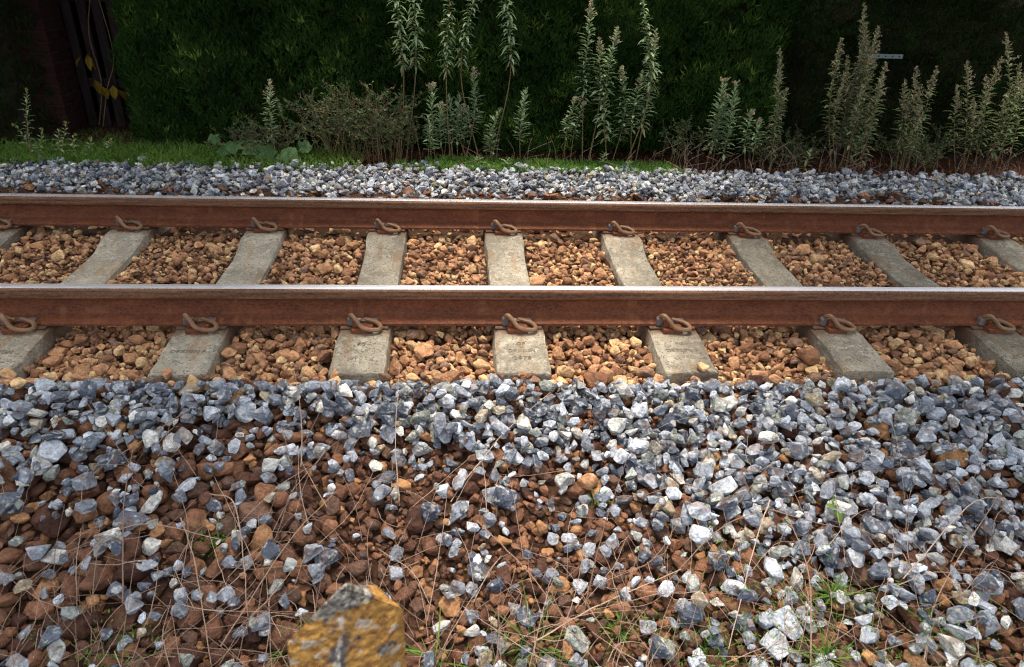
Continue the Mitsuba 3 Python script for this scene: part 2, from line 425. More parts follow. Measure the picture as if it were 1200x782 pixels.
clip_ply = mikit.ply(tube(CLIP * [0.78, 1.0, 1.0] + np.array([0.002, -0.012, 0.004]), 0.0094, 8), 'clip_rust', smooth=40)
_toe = join([(lambda m: (np.array(m.vertices), np.array(m.faces)))(box(-0.070, -0.040, -0.012, 0.020, 0.010, 0.050, 0.007)),
             (lambda m: (np.array(m.vertices), np.array(m.faces)))(box(-0.03, 0.055, 0.004, 0.03, 0.022, 0.034, 0.005))])
toe_ply = mikit.ply(_toe, 'toe_iron', smooth=False)
_blk = join([(lambda m: (np.array(m.vertices), np.array(m.faces)))(box(-0.050, 0.036, -0.056, -0.004, -0.006, 0.020, 0.004)),
             (lambda m: (np.array(m.vertices), np.array(m.faces)))(box(-0.046, -0.018, -0.038, -0.006, 0.018, 0.048, 0.006))])
block_ply = mikit.ply(_blk, 'rust', smooth=False)

MARKS = [('FC', 'DESIGN F', '1980'), ('FC', 'DPS LK 4', '1981'), ('CF', 'DESIGN', '1978')]
mark_meshes = []
for rows in MARKS:
    parts = []
    for k, row in enumerate(rows):
        m = meshkit.text_mesh(row, 0.021, 0.0025)
        m.apply_translation((-m.bounds[:, 0].mean(), -0.205 - 0.050 * k, 0))
        parts.append(m)
    mark_meshes.append(trimesh.util.concatenate(parts))

SLEEPER_LABELS = {
    -3.12: 'concrete sleeper farthest left, only its far end near the picture edge',
    -2.43: 'concrete sleeper at the left picture edge, its near end out of view',
    -1.757: 'leftmost concrete sleeper whose near end is cut by the left picture edge',
    -1.047: 'second full concrete sleeper from the left, with dark weathered end',
    -0.384: 'pale concrete sleeper left of the middle, third from the left',
    0.262: 'concrete sleeper in the middle of the picture running straight towards the viewer',
    0.926: 'concrete sleeper just right of the middle, its left flank showing',
    1.655: 'dark concrete sleeper on the right beside a large red brown cobble',
    2.386: 'concrete sleeper cut by the right edge of the picture at its near end',
    3.157: 'concrete sleeper at the far right, seen only between the rails',
    3.86: 'concrete sleeper outside on the far right',
}
srng = np.random.default_rng(4)
for i, cx in enumerate(SLEEPER_X):
    key = 'concrete_sleeper' + (f'_{i:03d}' if i else '')
    add(key, sleeper_body(cx, srng), 'concrete', 28, label=SLEEPER_LABELS[cx], category='railway sleeper')
    for k, y in enumerate((0.0, GAUGE)):
        pk = key + '__rail_pad' + ('' if k == 0 else '_001')
        add(pk, box(cx - 0.100, cx + 0.098, y - 0.082, y + 0.082, -0.1585, -0.1503, 0.002), 'pad_brown')
        for out in (-1, 1):
            fasten(key, cx, y, out, clip_ply, toe_ply, block_ply)
    mk = mark_meshes[i % 3].copy()
    vv = np.array(mk.vertices)
    vv[:, 2] = sleeper_top(vv[:, 1]) + np.where(vv[:, 2] > 0.001, 0.0021, -0.003)
    vv[:, 0] += cx
    add(key + '__cast_lettering', trimesh.Trimesh(vv, mk.faces, process=False), 'weathered_mark', label='three worn lines of cast lettering on the sleeper end')

# ------------------------------------------------------------------ stones
prng = np.random.default_rng(11)


def hull_mesh(p):
    h = ConvexHull(p)
    used = np.unique(h.simplices)
    remap = np.zeros(len(p), int); remap[used] = np.arange(len(used))
    f = remap[h.simplices]; v = p[used]
    n = np.cross(v[f[:, 1]] - v[f[:, 0]], v[f[:, 2]] - v[f[:, 0]])
    flip = (n * h.equations[:, :3]).sum(1) < 0
    f[flip] = f[flip][:, ::-1]
    return v, f


def cut_stone(rng, planes, chamfer, tight):
    """A rock as a random polytope with its edges and corners bevelled."""
    for _ in range(50):
        d = unit(rng.normal(size=(planes, 3)))
        # spread the planes a little
        for _ in range(6):
            g = d @ d.T; np.fill_diagonal(g, -1)
            j = g.argmax(1)
            d = unit(d - 0.12 * d[j])
        off = rng.uniform(tight, 1.0, planes)
        try:
            pts = HalfspaceIntersection(np.c_[d, -off], np.zeros(3)).intersections
        except Exception:
            continue
        if np.abs(pts).max() > 2.3:
            continue
        faces = []
        for k in range(planes):
            on = np.abs(pts @ d[k] - off[k]) < 1e-6
            if on.sum() >= 3:
                q = np.unique(np.round(pts[on], 5), axis=0)
                c = q.mean(0)
                faces.append(c + (q - c) * (1 - chamfer))
        v, f = hull_mesh(np.vstack(faces))
        lo, hi = v.min(0), v.max(0)
        v = (v - (lo + hi) / 2) / ((hi - lo) / 2)
        return v, f
    raise RuntimeError('stone')


ANGULAR = [cut_stone(prng, int(prng.integers(9, 14)), prng.uniform(0.09, 0.17), 0.58) for _ in range(44)]
ROUND = [cut_stone(prng, int(prng.integers(10, 14)), prng.uniform(0.34, 0.5), 0.72) for _ in range(36)]
MIDDLE = [cut_stone(prng, int(prng.integers(9, 12)), prng.uniform(0.2, 0.3), 0.66) for _ in range(36)]
SIMPLE = [cut_stone(prng, int(prng.integers(7, 9)), 0.10, 0.6) for _ in range(30)]
POOLS = {'angular': ANGULAR, 'round': ROUND, 'middle': MIDDLE, 'simple': SIMPLE}


class Bed:
    """Drops stones one by one on a height field, each coming to rest on those below."""

    def __init__(self, x0, x1, y0, y1, res, seed):
        self.x0, self.y0, self.res = x0, y0, res
        self.nx, self.ny = int((x1 - x0) / res), int((y1 - y0) / res)
        self.X = x0 + (np.arange(self.nx) + 0.5) * res
        self.Y = y0 + (np.arange(self.ny) + 0.5) * res
        self.base = terrain(self.X[:, None], self.Y[None, :])
        self.H = self.base.copy()
        self.blocked = np.zeros(self.H.shape, bool)
        self.rng = np.random.default_rng(seed)
        self.stones = []

    def sleepers(self):
        for cx in SLEEPER_X:
            m = (np.abs(self.X - cx) < SLEEPER_HALF + 0.012)[:, None] & ((self.Y > -0.41) & (self.Y < 1.55))[None, :]
            self.H[m] = np.maximum(self.H[m], np.broadcast_to(sleeper_top(self.Y)[None, :], self.H.shape)[m])
            m2 = (np.abs(self.X - cx) < SLEEPER_HALF - 0.004)[:, None] & ((self.Y > -0.385) & (self.Y < 1.55))[None, :]
            self.blocked |= m2

    def rest(self, x, y, a, b, c, yaw):
        r = self.res
        e = max(a, b)
        i0, i1 = int((x - e - self.x0) / r), int((x + e - self.x0) / r) + 1
        j0, j1 = int((y - e - self.y0) / r), int((y + e - self.y0) / r) + 1
        if i0 < 0 or j0 < 0 or i1 >= self.nx or j1 >= self.ny:
            return None
        X = self.X[i0:i1, None] - x; Y = self.Y[None, j0:j1] - y
        cs, sn = math.cos(yaw), math.sin(yaw)
        u = (X * cs + Y * sn) / a; v = (-X * sn + Y * cs) / b
        rr = u * u + v * v
        inn = rr < 0.92
        if not inn.any():
            return None
        h = self.H[i0:i1, j0:j1]
        dome = c * np.sqrt(np.maximum(1 - rr, 0.0))
        q = (h + dome)[inn]
        zc = np.partition(q, int(len(q) * 0.80))[int(len(q) * 0.80)]
        hx, hy = X * np.ones_like(h), Y * np.ones_like(h)
        hh = h[inn]; hx = hx[inn]; hy = hy[inn]
        gx = (hx * (hh - hh.mean())).sum() / ((hx * hx).sum() + 1e-9)
        gy = (hy * (hh - hh.mean())).sum() / ((hy * hy).sum() + 1e-9)
        return zc, (i0, i1, j0, j1, inn, dome), (np.clip(gx, -0.6, 0.6), np.clip(gy, -0.6, 0.6)), h

    def drop(self, n, where, size, pool, kind, thick, tries=3, flat=(0.46, 0.72), tilt=0.22, fixed=None):
        """where(rng) -> (x, y) or None; size(rng, x, y) -> long half axis."""
        rng = self.rng
        got = 0
        for _ in range(n):
            best = None
            for _ in range(tries):
                xy = where(rng)
                if xy is None:
                    continue
                x, y = xy
                i, j = int((x - self.x0) / self.res), int((y - self.y0) / self.res)
                if not (0 <= i < self.nx and 0 <= j < self.ny) or self.blocked[i, j]:
                    continue
                a = size(rng, x, y)
                b = a * rng.uniform(0.56, 0.95); c = a * rng.uniform(*flat)
                yaw = rng.uniform(0, np.pi)
                r = self.rest(x, y, a, b, c, yaw)
                if r is None:
                    continue
                lift = r[0] - c - self.base[i, j]
                if lift > thick(x, y):
                    continue
                if best is None or lift < best[0]:
                    best = (lift, x, y, a, b, c, yaw, r)
            if best is None:
                continue
            _, x, y, a, b, c, yaw, (zc, (i0, i1, j0, j1, inn, dome), (gx, gy), _) = best
            h = self.H[i0:i1, j0:j1]
            h[inn] = np.maximum(h[inn], (zc + dome)[inn])
            gx += rng.normal(0, tilt); gy += rng.normal(0, tilt)
            nrm = unit(np.array([-gx, -gy, 1.0]))
            ax = unit(np.array([math.cos(yaw), math.sin(yaw), 0]) - nrm * (math.cos(yaw) * nrm[0] + math.sin(yaw) * nrm[1]))
            R = np.stack([ax, np.cross(nrm, ax), nrm], 1)
            if rng.random() < 0.5:
                R = R @ np.diag([-1, -1, 1.0])
            self.stones.append((kind, pool, int(rng.integers(len(POOLS[pool]))), np.array([x, y, zc]), R, np.array([a, b, c]), rng.random(), rng.random()))
            got += 1
        return got


def emit(bed, holder, groups, per_kind=300):
    """The stones that show largest become parts of their own, the rest one part with kind stuff. groups: kind -> (part name, material, label of the rest)"""
    for kind, (name, bsdf, text) in groups.items():
        st = [s for s in bed.stones if s[0] == kind]
        if not st:
            continue
        pos = np.array([s[3] for s in st]); sz = np.array([s[5][0] for s in st])
        q = screen(pos)
        inside = (q[:, 0] > -5) & (q[:, 0] < 1205) & (q[:, 1] > -5) & (q[:, 1] < 787)
        # the ones on top, not those buried below others
        i = np.clip(((pos[:, 0] - bed.x0) / bed.res).astype(int), 0, bed.nx - 1); j = np.clip(((pos[:, 1] - bed.y0) / bed.res).astype(int), 0, bed.ny - 1)
        seen = pos[:, 2] + np.array([s[5][2] for s in st]) > bed.H[i, j] - 0.004
        score = np.where(inside & seen, sz / q[:, 2], 0) * (1 + 0.0 * sz)
        order = np.argsort(-score)
        own = set(order[:per_kind].tolist()) & set(np.nonzero(score > 0)[0].tolist())
        variants = {}
        vs, fs, uvs, k, n = [], [], [], 0, 0
        for idx, (_, pool, pi, p, R, s, h, b) in enumerate(st):
            v, f = POOLS[pool][pi]
            if idx in own:
                vk = (pool, pi)
                if vk not in variants:
                    g = np.random.default_rng(1000 + pi + 77 * len(kind))
                    variants[vk] = mikit.ply((v, f), bsdf, smooth=True, uv=np.tile([[h, b]], (len(v), 1)))
                m = np.eye(4); m[:3, :3] = R * s; m[:3, 3] = p
                scene[f'{holder}__{name}' + (f'_{n:03d}' if n else '')] = {**variants[vk], 'to_world': T(m.tolist())}
                n += 1
            else:
                vs.append((v * s) @ R.T + p); fs.append(f + k); k += len(v)
                uvs.append(np.tile([[h, b]], (len(v), 1)))
        if vs:
            add(f'{holder}__small_{name}', (np.vstack(vs), np.vstack(fs)), bsdf, True, np.vstack(uvs), label=text, kind='stuff')


# --- near bank
BX = np.array([-3.2, -2.0, -1.37, -1.19, -0.84, -0.46, -0.1, 0.3, 0.58, 0.69, 0.92, 1.16, 1.7, 3.4])
BY = np.array([-1.10, -1.08, -1.02, -0.87, -0.70, -0.71, -0.83, -0.84, -0.93, -1.16, -1.27, -1.31, -1.29, -1.3])


def edge_noise(x, y, k=5.0, seed=3):
    return float(meshkit.fbm(np.array([[x * k, y * k, 0.3]]), 3, seed)[0]) - 0.5


near = Bed(-3.1, 3.3, -1.95, -0.02, 0.007, 21)
near.sleepers()


def anywhere(x0, x1, y0, y1):
    return lambda rng: (rng.uniform(x0, x1), rng.uniform(y0, y1))


def near_brown_size(rng, x, y):
    big = 0.5 + 0.5 * math.tanh((-0.35 - x) / 0.25) + 0.55 * (0.5 + 0.5 * math.tanh((x - 0.55) / 0.2))
    return float(np.clip(rng.lognormal(math.log(0.0148 + 0.0095 * big), 0.38), 0.008, 0.052))


near.drop(1700, anywhere(-2.2, 2.4, -1.9, -0.40), near_brown_size, 'middle', 'brown', lambda x, y: 0.015, 2)
near.drop(2600, anywhere(-2.1, 2.3, -1.8, -0.42), lambda r, x, y: near_brown_size(r, x, y) * 0.9, 'round', 'brown', lambda x, y: 0.024, 3)
near.drop(1900, anywhere(-2.1, 2.3, -1.8, -0.42), near_brown_size, 'middle', 'brown', lambda x, y: 0.036, 4)
near.drop(2200, anywhere(-1.8, 2.0, -1.7, -0.5), lambda r, x, y: r.uniform(0.007, 0.014), 'round', 'brown', lambda x, y: 0.024, 3)


def grey_spot(rng):
    x, y = rng.uniform(-3.0, 3.2), rng.uniform(-1.85, -0.36)
    b = np.interp(x, BX, BY) + 0.20 * edge_noise(x, y, 4.0)
    top = -0.445 + 0.09 * edge_noise(x, y, 6.0, 8)
    if y > top:
        return None
    d = y - b
    p = 1.0 if d > 0.03 else (0.26 * math.exp(d / 0.45) + 0.07) * (1 - 0.62 * math.exp(-(((x + 0.24) / 0.30) ** 2 + ((y + 1.06) / 0.30) ** 2)))
    if d <= 0.03 and x > 0.55:
        p *= 1.25
    return (x, y) if rng.random() < p else None


def grey_thick(x, y):
    return 0.035 + 0.06 * min(max((-0.44 - y) / 0.09, 0.0), 1.0)


def grey_size(rng, x, y):
    return float(np.clip(rng.lognormal(math.log(0.0205), 0.34), 0.010, 0.042))


near.drop(5200, grey_spot, grey_size, 'angular', 'grey', grey_thick, 2, (0.38, 0.72), 0.34)
near.drop(3900, grey_spot, grey_size, 'angular', 'grey', grey_thick, 2, (0.38, 0.72), 0.34)
near.drop(900, grey_spot, lambda r, x, y: r.uniform(0.009, 0.016), 'angular', 'grey', grey_thick, 2, (0.5, 0.85), 0.3)
# the stones at the sleeper ends, where grey gives way to orange
bed_mix = lambda rng: (rng.uniform(-2.4, 2.7), -0.43 + 0.06 * rng.normal())  # noqa: E731
near.drop(120, bed_mix, lambda r, x, y: r.uniform(0.014, 0.03), 'middle', 'orange', lambda x, y: 0.07, 2)

# --- track bed
crib = Bed(-4.2, 5.0, -0.5, 1.62, 0.007, 33)
crib.sleepers()


def crib_near(rng):
    return rng.uniform(-2.7, 3.0), rng.uniform(-0.46, 0.10)


def crib_mid(rng):
    return rng.uniform(-3.3, 4.2), rng.uniform(0.36, 1.12)


def crib_near_size(rng, x, y):
    return float(np.clip(rng.lognormal(math.log(0.0175), 0.40), 0.008, 0.042))


def crib_mid_size(rng, x, y):
    g = 0.0155 if edge_noise(x, y, 1.7, 9) + (y - 0.75) * 0.25 > -0.03 else 0.0115
    return float(np.clip(rng.lognormal(math.log(g), 0.36), 0.008, 0.042))


crib.drop(900, crib_near, crib_near_size, 'middle', 'orange', lambda x, y: 0.012, 2)
crib.drop(3000, crib_near, crib_near_size, 'middle', 'orange', lambda x, y: 0.032, 3)
crib.drop(1200, crib_near, lambda r, x, y: r.uniform(0.008, 0.015), 'round', 'orange', lambda x, y: 0.034, 3)
crib.drop(2600, crib_mid, crib_mid_size, 'middle', 'orange', lambda x, y: 0.012, 2)
crib.drop(5600, crib_mid, crib_mid_size, 'middle', 'orange', lambda x, y: 0.03, 3)
crib.drop(700, lambda r: (r.uniform(-3.6, 4.5), r.uniform(1.14, 1.6)), crib_near_size, 'simple', 'orange', lambda x, y: 0.02, 2)
# the big red brown cobble beside the dark sleeper on the right, and other marked single stones
for (bx_, by_, a_, kd, pl, bd) in ((1.455, -0.27, 0.052, 'orange', 'round', crib), (0.425, -0.965, 0.033, 'cobble', 'round', near)):
    bd.drop(1, lambda r: (bx_, by_), lambda r, x, y: a_, pl, kd, lambda x, y: 0.2, 1, (0.7, 0.71), 0.05)

# --- far bank
far = Bed(-5.0, 5.8, 1.5, 2.72, 0.008, 44)


def far_spot(rng):
    x, y = rng.uniform(-4.9, 5.7), rng.uniform(1.66, 2.62)
    return x, y


def far_brown(rng):
    x, y = rng.uniform(-4.9, 5.7), rng.uniform(1.52, 2.10)
    p = 1.0 if y < 1.95 + 0.4 * edge_noise(x, y, 3.0) else 0.12
    return (x, y) if rng.random() < p else None


def far_grey(rng):
    x, y = far_spot(rng)
    p = 1.0 if y > 1.93 + 0.45 * edge_noise(x, y, 3.0) else 0.18
    return (x, y) if rng.random() < p else None


far.drop(1500, far_brown, crib_near_size, 'simple', 'brown', lambda x, y: 0.03, 2)
far.drop(1500, far_grey, grey_size, 'simple', 'grey', lambda x, y: 0.012, 2)
far.drop(7000, far_grey, lambda r, x, y: 0.9 * grey_size(r, x, y), 'angular', 'grey', lambda x, y: 0.038, 2, (0.42, 0.75), 0.32)

emit(near, 'ballast_shoulder', {'grey': ('grey_stone', 'grey_rock', 'smaller grey crushed stones of the near bank'),
                                'brown': ('brown_stone', 'brown_rock', 'smaller brown pebbles of the near bank'),
                                'orange': ('orange_stone', 'orange_rock', 'smaller orange stones along the sleeper ends'),
                                'cobble': ('tan_cobble', 'orange_rock', '')})
emit(crib, 'track_bed', {'orange': ('orange_stone', 'orange_rock', 'smaller rusty orange gravel between the sleepers')})
emit(far, 'ballast_shoulder_001', {'grey': ('grey_stone', 'grey_rock', 'smaller grey crushed stones of the far bank'),
                                   'brown': ('brown_stone', 'brown_rock', 'smaller brown stones at the foot of the far bank')})


def top_at(x, y):
    for b in (near, far):
        i, j = int((x - b.x0) / b.res), int((y - b.y0) / b.res)
        if 0 <= i < b.nx and 0 <= j < b.ny:
            return float(b.H[i, j])
    return float(terrain(x, y))


# ------------------------------------------------------------------ lichen covered marker post
def marker_post():
    c0 = np.array([-0.197, -1.885])
    corners = [(0.097, 0.048, 0.207), (0.045, 0.098, 0.215), (-0.098, -0.028, 0.220), (-0.052, -0.090, -0.10)]
    zs = -0.62
    foot = [(1.04 * a + c0[0], 1.04 * b + c0[1], zs) for a, b, _ in corners]
    cap = [(a + c0[0], b + c0[1], z) for a, b, z in corners]
    apex = [(-0.196, -1.856, 0.299), (-0.199, -1.866, 0.298)]
    m = trimesh.convex.convex_hull(np.array(foot + cap + apex))
    m = m.subdivide_to_size(0.011)
    v = np.array(m.vertices)
    m = trimesh.Trimesh(v, m.faces)
    trimesh.smoothing.filter_laplacian(m, iterations=1)
    v = np.array(m.vertices); n = np.array(m.vertex_normals)
    d = 0.006 * (meshkit.fbm(v * 28, 4, 2) - 0.5) + 0.006 * (meshkit.fbm(v * 90, 3, 7) - 0.5)
    return trimesh.Trimesh(v + n * d[:, None], m.faces, process=False)


add('marker_post', marker_post(), 'lichen_stone', True, label='pointed grey stone marker post with orange lichen at the bottom of the picture', category='marker post')

# ------------------------------------------------------------------ hedge, shrubs behind
def hedge_face(x, z, seed, amp):
    p = np.stack([x * 3.2, z * 3.2, x * 0 + seed], -1)
    q = np.stack([x * 1.1, z * 1.1, x * 0 + seed + 9], -1)
    return amp * (meshkit.fbm(p, 3, seed) - 0.5) * 1.3 + amp * (meshkit.fbm(q, 2, seed + 4) - 0.5)


def hedge(key, x0, x1, y0, z1, seed, n, bsdf, length, **lab):
    rng = np.random.default_rng(seed)
    x = rng.uniform(x0, x1, n); z = -0.24 + (z1 + 0.24) * rng.random(n) ** 0.95
    deep = rng.random(n) ** 1.7 * 0.30
    face = y0 + hedge_face(x, z, seed, 0.34)
    # rounded ends and a slightly ragged foot
    e = np.minimum(x - x0, x1 - x)
    face = face + 0.45 * np.clip(1 - e / 0.35, 0, 1) ** 2 + 0.06 * np.clip(1 - (z + 0.24) / 0.22, 0, 1) ** 2
    y = face + deep
    P = np.stack([x, y, z], -1)
    topn = n // 4
    Pt = np.stack([rng.uniform(x0, x1, topn), rng.uniform(y0 + 0.05, y0 + 0.95, topn), z1 - 0.05 + 0.10 * rng.random(topn)], -1)
    P = np.vstack([P, Pt])
    tuft = rng.random((len(P), 2))
    clump = np.clip((meshkit.fbm(P * 4.5, 3, seed + 2) - 0.3) * 2.2, 0, 1)
    per = 6
    P = np.repeat(P, per, 0)
    D = np.stack([rng.normal(0, 0.42, len(P)), rng.normal(-0.42, 0.35, len(P)), rng.normal(0.85, 0.30, len(P))], -1)
    D = unit(D)
    P = P + D * (rng.random(len(P)) * 0.035)[:, None] + rng.normal(0, 0.008, P.shape)
    side = np.cross(D, unit(np.stack([rng.normal(0, 0.5, len(P)), np.full(len(P), -1.0), rng.normal(0, 0.5, len(P))], -1)))
    uv = np.repeat(np.stack([0.35 * tuft[:, 0] + 0.65 * clump, tuft[:, 1] * (0.6 + 0.4 * clump)], -1), per, 0)
    mesh, uvs = kites(P, D, rng.uniform(0.5, 1.15, len(P)) * length, rng.uniform(0.005, 0.0095, len(P)) * length / 0.05, side, uv)
    add(key + '__foliage', mesh, bsdf, False, uvs)
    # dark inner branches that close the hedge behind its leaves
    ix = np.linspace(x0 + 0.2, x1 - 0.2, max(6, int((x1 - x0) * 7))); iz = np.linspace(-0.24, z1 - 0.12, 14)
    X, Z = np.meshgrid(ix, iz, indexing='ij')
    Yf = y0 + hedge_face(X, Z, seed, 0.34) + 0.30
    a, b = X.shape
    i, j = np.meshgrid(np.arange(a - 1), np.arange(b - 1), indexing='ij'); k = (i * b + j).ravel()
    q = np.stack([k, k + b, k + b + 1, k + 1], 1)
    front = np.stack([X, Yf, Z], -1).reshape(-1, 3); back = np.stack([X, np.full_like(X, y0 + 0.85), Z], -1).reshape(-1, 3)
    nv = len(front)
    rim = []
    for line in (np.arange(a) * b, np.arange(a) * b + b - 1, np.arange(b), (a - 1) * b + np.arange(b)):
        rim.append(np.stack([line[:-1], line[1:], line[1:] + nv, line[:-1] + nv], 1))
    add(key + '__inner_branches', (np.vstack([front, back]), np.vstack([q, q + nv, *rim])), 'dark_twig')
    labels[key] = lab


hedge('conifer_hedge', -2.62, 2.74, 2.98, 1.28, 5, 17000, 'hedge_leaf', 0.070, label='tall dark green conifer hedge behind the tall weeds', category='hedge')
hedge('dark_bush', 2.35, 6.4, 3.10, 1.4, 8, 9500, 'yew_leaf', 0.062, label='blackish evergreen bush behind the brown weeds on the right', category='bush')


def evergreen(key, cx, cy, cz, rx, ry, rz, n, seed, **lab):
    """A big shady crown on a trunk with limbs."""
    rng = np.random.default_rng(seed)
    d = unit(rng.normal(size=(n, 3)))
    rad = 1 - 0.45 * rng.random(n) ** 2
    bump = 0.75 + 0.5 * meshkit.fbm(d * 2.6 + seed, 3, seed)
    P = np.array([cx, cy, cz]) + d * np.array([rx, ry, rz]) * (rad * bump)[:, None]
    D = unit(d * 0.6 + rng.normal(0, 0.5, d.shape) - [0, 0, 0.25])
    side = np.cross(D, unit(rng.normal(size=D.shape)))
    mesh, uvs = kites(P, D, rng.uniform(0.07, 0.13, n), rng.uniform(0.035, 0.06, n), side, rng.random((n, 2)))
    add(key + '__crown', mesh, 'yew_leaf', False, uvs)
    fx = cx + math.copysign(1.6, cx) * (abs(cy) < 1.5); fy = cy - 2.6 * (abs(cy) < 1.5)
    base = np.array([fx, fy, float(terrain(fx, fy)) - 0.05])
    parts = [tube(spline([base, base + [0.05, 0, (cz - base[2]) * 0.5], [cx, cy, cz + rz * 0.5]], 9), np.linspace(0.13, 0.05, 9), 9)]
    for k in range(9):
        a = k * 2.4
        s = np.array([cx, cy, cz - rz * 0.6 + 0.12 * k])
        parts.append(tube(spline([s, s + np.array([rx * 0.4 * math.cos(a), ry * 0.4 * math.sin(a), 0.2]), s + np.array([rx * 0.75 * math.cos(a), ry * 0.75 * math.sin(a), 0.3])], 6), np.linspace(0.04, 0.012, 6), 6))
    add(key + '__trunk', join(parts), 'dark_twig', True)
    labels[key] = lab


evergreen('evergreen_tree', -3.6, 4.3, 1.9, 2.2, 1.35, 1.0, 24000, 17, label='dense dark evergreen tree overhanging the gap left of the hedge', category='tree')

hedge('dark_bush_002', -5.2, -1.6, 3.95, 1.35, 12, 7000, 'yew_leaf', 0.062, label='black shaded bush behind the old timber fence', category='bush')
hedge('dark_bush_001', -6.4, -3.12, 2.98, 1.5, 9, 7000, 'yew_leaf', 0.062, label='blackish evergreen bush at the far left, before the old fence', category='bush')

evergreen('lineside_tree', -2.55, 0.0, 3.3, 1.95, 3.4, 1.1, 42000, 18, label='broad tree beside the line on the left, out of the frame', category='tree')
evergreen('lineside_tree_001', 3.10, 0.0, 3.3, 1.95, 3.4, 1.1, 42000, 19, label='broad tree beside the line on the right, out of the frame', category='tree')

# ------------------------------------------------------------------ old fence and brick pier in the gap left of the hedge
frng = np.random.default_rng(23)
labels['paling_fence'] = {'label': 'old dark timber paling fence in the shade left of the hedge', 'category': 'fence'}
for k in range(17):
    x = -4.35 + k * 0.115
    zt = 1.05 + frng.uniform(-0.05, 0.05)
    m = box(x - 0.036, x + 0.036, 3.735, 3.757, -0.26, zt, 0.004)
    m.apply_transform(trimesh.transformations.rotation_matrix(frng.normal(0, 0.012), [0, 1, 0], [x, 3.74, -0.2]))
    add('paling_fence__paling' + (f'_{k:03d}' if k else ''), m, 'old_paling')
for k, z in enumerate((0.06, 0.72)):
    add('paling_fence__rail' + (f'_{k:03d}' if k else ''), box(-4.45, -2.42, 3.762, 3.80, z, z + 0.07, 0.004), 'old_paling')
px0, px1, py0, py1 = -3.42, -3.10, 3.36, 3.68
add('brick_pier', box(px0 + 0.008, px1 - 0.008, py0 + 0.008, py1 - 0.008, -0.3, 0.93), 'mortar', label='dark red brick pier in the shade at the upper left', category='pier')
k = 0
for c in range(15):
    z = -0.24 + c * 0.078
    w = (px1 - px0)
    cuts = [px0, px0 + w * (0.62 if c % 2 else 0.36), px1]
    for s in range(2):
        j = frng.uniform(-0.004, 0.004)
        add('brick_pier__brick' + (f'_{k:03d}' if k else ''), box(cuts[s] + 0.005 * s, cuts[s + 1] - 0.005 * (1 - s), py0 + j, py0 + 0.11 + j, z, z + 0.066, 0.004), 'dark_brick'); k += 1
    if True:
        j = frng.uniform(-0.004, 0.004)
        add(f'brick_pier__brick_{k:03d}', box(px1 - 0.10 + j, px1 + 0.002 + j, py0 + 0.118, py1 - 0.003, z, z + 0.066, 0.004), 'dark_brick'); k += 1

# yellow leaved vine on the fence
vr = np.random.default_rng(31)
vine = [spline([(-2.95, 3.55, -0.2), (-2.86, 3.56, 0.15), (-2.90, 3.62, 0.5), (-2.80, 3.66, 0.9)], 16), spline([(-2.90, 3.5, -0.2), (-2.80, 3.5, 0.1), (-2.72, 3.56, 0.35), (-2.78, 3.64, 0.8)], 16)]
add('climbing_vine__stem', join([tube(v, 0.004, 5) for v in vine]), 'green_stem', True)
labels['climbing_vine'] = {'label': 'vine with a few yellow leaves on the dark fence left of the hedge', 'category': 'vine'}
leafp = [(-2.87, 3.5, 0.38), (-2.89, 3.5, 0.36), (-2.90, 3.5, 0.33), (-2.95, 3.5, 0.34), (-2.84, 3.5, 0.12), (-2.88, 3.5, 0.17), (-2.72, 3.5, 0.10), (-2.75, 3.5, 0.13)]
P = np.array(leafp)
D = unit(np.c_[vr.normal(0, 0.6, 8), vr.normal(-0.3, 0.2, 8), vr.normal(-0.6, 0.4, 8)])
m, u = blades(P, D, vr.uniform(0.07, 0.11, 8), vr.uniform(0.05, 0.07, 8), np.tile([0, 0, -0.2], (8, 1)), vr.random((8, 2)))
add('climbing_vine__leaves', m, 'yellow_leaf', False, u)

